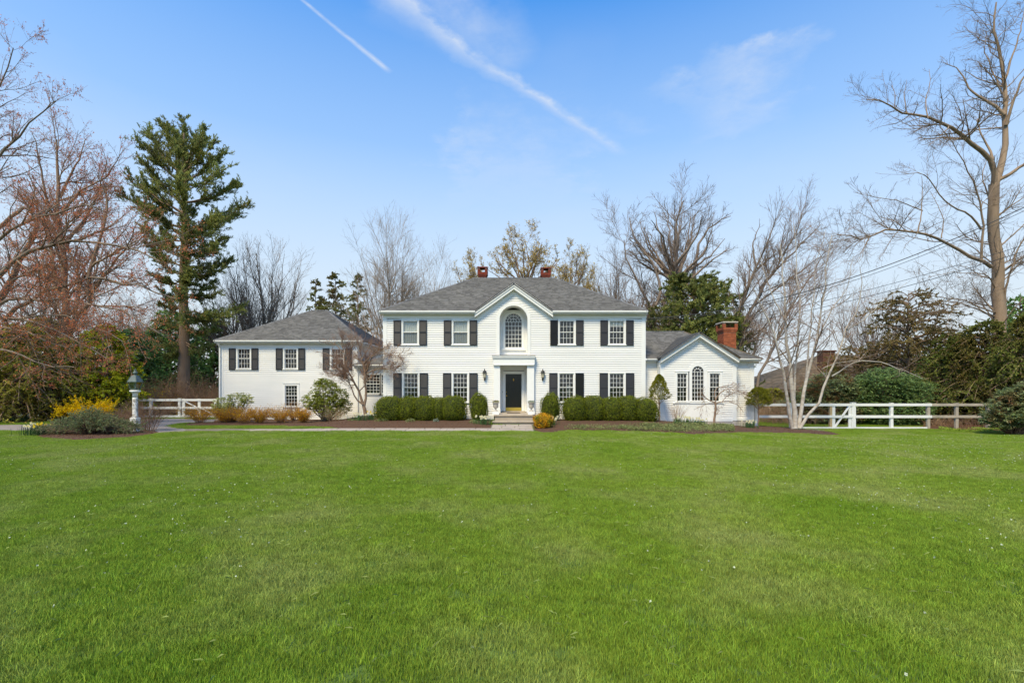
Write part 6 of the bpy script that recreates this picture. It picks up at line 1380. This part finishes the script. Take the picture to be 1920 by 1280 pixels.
# ---- bare thickets: nobody could count their stems
def thicket(name, x0, x1, y0, y1, n, h, mat, seed=0, n2=3.0, r=.010):
    P, R = stems(n, h, 1.2, base=.1, lean=.9, arch=-.35, r0=r, wig=.2)
    off = np.stack([rng.uniform(x0, x1, n), rng.uniform(y0, y1, n)], 1); z = np.array([zg(a, b) for a, b in off]); P = P+np.c_[off, z][:, None]
    Q, RQ = grow(P, R, int(n*n2*.72), .55, (25, 60), 3, .6, .4, trop=(0, 0, .0), wig=.35, rmin=.005); V, F = join([tubes(P, R), tubes(Q, RQ)])
    o = npmesh(name, V, F, M[mat]); o['kind'] = 'stuff'; return o
thicket('undergrowth', gx(255, 34), gx(405, 34), 32.5, 37, 900, 3.0, 'stem_brown', n2=5)
thicket('undergrowth', gx(160, 33), gx(410, 33), 32, 33.5, 800, 1.3, 'stem_tan', n2=4)
thicket('undergrowth', gx(1600, 36), gx(1840, 36), 32, 37, 800, 3.8, 'stem_brown', n2=5)
thicket('undergrowth', gx(1520, 41), gx(1720, 41), 38, 43, 1000, 4.6, 'stem_brown', n2=6)
thicket('undergrowth', gx(1420, 30), gx(1530, 30), 28.5, 32, 380, 1.6, 'stem_tan', n2=5)
thicket('undergrowth', gx(1580, 50), gx(1960, 50), 50, 58, 500, 4.0, 'stem_brown', n2=4, r=.02)
thicket('undergrowth', gx(1750, 27), gx(1900, 27), 26.5, 29, 260, .7, 'stem_brown', n2=4)
thicket('undergrowth', gx(-60, 28), gx(100, 28), 26.5, 28, 220, 1.2, 'stem_tan', n2=4)
# far woods closing the horizon
def far_woods(name, x0, x1, Y, n, hmin, hmax, mat):
    P, R = stems(n, 1, .5, base=.1, lean=.45, arch=0, r0=.05, wig=.12, K=5); h = rng.uniform(hmin, hmax, n)
    P *= h[:, None, None]; x = rng.uniform(x0, x1, n); y = Y+rng.uniform(-8, 8, n); P[:, :, 0] += x[:, None]; P[:, :, 1] += y[:, None]
    Q, RQ = grow(P, R, n*6, .5, (25, 55), 3, .5, .4, trop=(0, 0, .3), wig=.3, rmin=.03); V, F = join([tubes(P, R), tubes(Q, RQ)]); o = npmesh(name, V, F, M[mat]); o['kind'] = 'stuff'
far_woods('distant_woods', -150, 150, 112, 800, 1.8, 4.2, 'far_wood')
far_woods('distant_woods', -90, -22, 62, 500, 4, 8, 'far_wood')
far_woods('distant_woods', 50, 100, 66, 400, 4, 7, 'far_wood')

# ---- neighbour's house, far right
NB = empty('neighbour_house', (33, 47, zg(33, 47)), "neighbour's long low house with a brown roof and brick chimney, half hidden by shrubs", 'house')
nx0, nx1, ny0, ny1 = 24.6, 52, 45, 57
MB().box(nx0+.5, nx1-.5, ny0+.5, ny1-.5, -.4, 1.7).build('wall', M['neighbour_wall'], NB)
e = 1.65; a1 = (nx0, ny0, e); a2 = (nx1, ny0, e); a3 = (nx1, ny1, e); a4 = (nx0, ny1, e); k0 = (32.5, 51, 5.2); k1 = (46, 51, 5.2)
for q in ([a1, a2, k1, k0], [a2, a3, k1], [a3, a4, k0, k1], [a4, a1, k0]): shingles(q, 'roof_far', .22, .5, NB)
MB().box(nx0, nx1, ny0+.01, ny1-.01, e-.25, e-.08).build('eave', M['neighbour_wall'], NB)
nch = MB().box(30.7, 31.9, 47.4, 48.3, 1.5, 5.35).box(30.6, 32.0, 47.3, 48.4, 5.35, 5.5).build('chimney', M['chimney_far'], NB)
for x in (27, 30, 33.5): MB().box(x, x+1.0, ny0+.44, ny0+.5, .2, 1.3).build('window', M['shutter'], NB)

# ================================================================== GRASS (instanced tufts; one object)
def grass_patch(i, size, n, hmin, hmax, width, curl=.5):
    g = rng; x = g.uniform(-size/2, size/2, n)*1.15; y = g.uniform(-size/2, size/2, n)*1.15; a = g.random(n)*6.283; b = a+g.normal(size=n)*.9
    h = hmin+(hmax-hmin)*g.random(n); lean = curl*g.random(n)*h*1.3; w = width*(.7+.6*g.random(n))
    wx, wy = np.cos(a)*w/2, np.sin(a)*w/2; z = np.zeros(n)
    B0 = np.stack([x-wx, y-wy, z-.012], 1); B1 = np.stack([x+wx, y+wy, z-.012], 1)
    mx, my = x+np.cos(b)*lean*.35, y+np.sin(b)*lean*.35; C0 = np.stack([mx-wx*.8, my-wy*.8, h*.6], 1); C1 = np.stack([mx+wx*.8, my+wy*.8, h*.6], 1)
    T = np.stack([x+np.cos(b)*lean, y+np.sin(b)*lean, h], 1)
    V = np.stack([B0, B1, C1, C0, T], 1).reshape(-1, 3); k = np.arange(n)[:, None]*5
    me = npmesh('grass_tuft', V, [k+np.array([[0, 1, 2, 3]]), k+np.array([[3, 2, 4]])], M['grass']); COL.objects.unlink(me); return me
protos = bpy.data.collections.new('grass_tufts')
for i in range(5):
    protos.objects.link(grass_patch(i, .5, 1800, .025, .055, .0042) if i < 4 else grass_patch(i, .5, 1500, .03, .070, .0048, .8))
masks = [drive, path, bed_l, bed_r, bed_i, bed_f, bed_w]
boxes = [(min(p[0] for p in m), max(p[0] for p in m), min(p[1] for p in m), max(p[1] for p in m)) for m in masks]
houses = [(-17.2, 13.4, 25.5, 37)]
def on_lawn(x, y, marg=.12):
    for (a, b, c, d) in houses:
        if a < x < b and c < y < d: return False
    for m, (a, b, c, d) in zip(masks, boxes):
        if a-marg < x < b+marg and c-marg < y < d+marg:
            if inside(m, x, y) or edge_dist(m, x, y) < marg: return False
    return True
pts = []
st = .34; y = 1.6
while y < 33:
    hw = y*1.09+1.6; lo, hi = -hw, hw
    x = lo
    while x < hi:
        if y < 24 or x > 12.8 or x < -16.5:
            px_, py_ = x+random.uniform(-.12, .12), y+random.uniform(-.12, .12)
            if on_lawn(px_, py_): pts.append((px_, py_, zg(px_, py_)+.002, 1.0))
            elif on_lawn(px_, py_, .02): pts.append((px_, py_, zg(px_, py_)+.002, .55))
        x += st
    y += st*(1 if y < 22.5 else 1.3)
# fringe tufts following the bed edges closely
for m in masks:
    n = len(m)
    for i in range(n):
        p, q = m[i], m[(i+1) % n]; L = math.dist(p, q)
        for k in range(int(L/.13)):
            t = (k+random.random())/(L/.13); nx_, ny_ = (q[1]-p[1])/L, -(q[0]-p[0])/L
            for sgn in (1, -1):
                x, y = p[0]+(q[0]-p[0])*t+nx_*sgn*.10, p[1]+(q[1]-p[1])*t+ny_*sgn*.10
                if 16 < y < 33 and abs(x) < y*1.1+1 and on_lawn(x, y, .06): pts.append((x, y, zg(x, y)+.002, .28))
A = np.array(pts)
me = bpy.data.meshes.new('lawn_grass'); me.vertices.add(len(A)); me.vertices.foreach_set('co', A[:, :3].astype(np.float32).ravel()); me.attributes.new('size', 'FLOAT', 'POINT').data.foreach_set('value', A[:, 3].astype(np.float32))
me.materials.append(M['grass'])
lawn = bpy.data.objects.new('lawn_grass', me); COL.objects.link(lawn); lawn['kind'] = 'stuff'
def instancer(obj, coll, seed=1, tilt=0.0, smin=.9, smax=1.15):
    ng = bpy.data.node_groups.new('scatter', 'GeometryNodeTree'); ng.interface.new_socket('Geometry', in_out='INPUT', socket_type='NodeSocketGeometry'); ng.interface.new_socket('Geometry', in_out='OUTPUT', socket_type='NodeSocketGeometry')
    N, L = ng.nodes, ng.links; gi, go = N.new('NodeGroupInput'), N.new('NodeGroupOutput')
    ci = N.new('GeometryNodeCollectionInfo'); ci.inputs['Collection'].default_value = coll; ci.inputs['Separate Children'].default_value = True; ci.inputs['Reset Children'].default_value = True
    ip = N.new('GeometryNodeInstanceOnPoints'); ip.inputs['Pick Instance'].default_value = True
    r = N.new('FunctionNodeRandomValue'); r.data_type = 'FLOAT_VECTOR'; r.inputs[0].default_value = (-tilt, -tilt, 0); r.inputs[1].default_value = (tilt, tilt, 6.283); r.inputs['Seed'].default_value = seed
    rs = N.new('FunctionNodeRandomValue'); rs.inputs[2].default_value = smin; rs.inputs[3].default_value = smax; rs.inputs['Seed'].default_value = seed+5
    na = N.new('GeometryNodeInputNamedAttribute'); na.inputs['Name'].default_value = 'size'; mu = N.new('ShaderNodeMath'); mu.operation = 'MULTIPLY'
    L.new(rs.outputs[1], mu.inputs[0]); L.new(na.outputs[0], mu.inputs[1])
    mp = N.new('GeometryNodeMeshToPoints') ; L.new(gi.outputs[0], mp.inputs[0]); L.new(mp.outputs[0], ip.inputs['Points']); L.new(ci.outputs[0], ip.inputs['Instance'])
    L.new(r.outputs[0], ip.inputs['Rotation']); L.new(mu.outputs[0], ip.inputs['Scale']); L.new(ip.outputs[0], go.inputs[0])
    md = obj.modifiers.new('scatter', 'NODES'); md.node_group = ng
instancer(lawn, protos)
# clover heads and dry blades lying in the lawn
n = 6500; y = 3+19*rng.random(n)**.55; x = (rng.random(n)*2-1)*y*1.1; cx_ = np.sin(x*.55+1)*np.cos(y*.4)+.9*(x > 5)*(y > 11)
keep = [i for i in range(n) if rng.random() < .10+.45*max(0, cx_[i]) and on_lawn(x[i], y[i], .2)]
C = np.array([(x[i], y[i], zg(x[i], y[i])+.045+.02*random.random()) for i in keep]); C3 = np.repeat(C, 3, 0)+rng.normal(size=(len(C)*3, 3))*.004
V, F = leaves(C3, .019, .9, up=.5); o = npmesh('clover_flowers', V, F, M['clover']); o['kind'] = 'stuff'
n = 3800; y = 2.8+15*rng.random(n)**.7; x = (rng.random(n)*2-1)*y*1.1; a = rng.random(n)*6.283; L = .03+.06*rng.random(n)
keep = np.array([on_lawn(x[i], y[i], .2) for i in range(n)]); x, y, a, L = x[keep], y[keep], a[keep], L[keep]; n = len(x); z = np.array([zg(p, q) for p, q in zip(x, y)])+.045
D = np.stack([np.cos(a), np.sin(a), rng.normal(size=n)*.35], 1)*L[:, None]; W_ = np.stack([-np.sin(a), np.cos(a), np.full(n, .6)], 1)*.0016; P = np.stack([x, y, z], 1)
V = np.stack([P-W_, P+W_, P+D*.6+W_+[0, 0, .012], P+D, ], 1).reshape(-1, 3); o = npmesh('dry_grass_blades', V, np.arange(4*n).reshape(n, 4), material('dry_blade', (.26, .30, .09), (.18, .25, .06), .7, 2, island=.3, trans=.2)); o['kind'] = 'stuff'
# bark chips on the beds
n = 9000; C = []
for m, (a, b, c, d) in list(zip(masks, boxes))[2:5]:
    k = int(3.0*n/10)
    for _ in range(k):
        x, y = random.uniform(a, b), random.uniform(c, d)
        if y < 26 and inside(m, x, y) and edge_dist(m, x, y) > .03: C.append((x, y, zg(x, y)+.02+.05*min(1, edge_dist(m, x, y)/.35)))
V, F = leaves(np.array(C), .05, .4, up=1.2); o = npmesh('mulch_chips', V, F, M['chip']); o['kind'] = 'stuff'
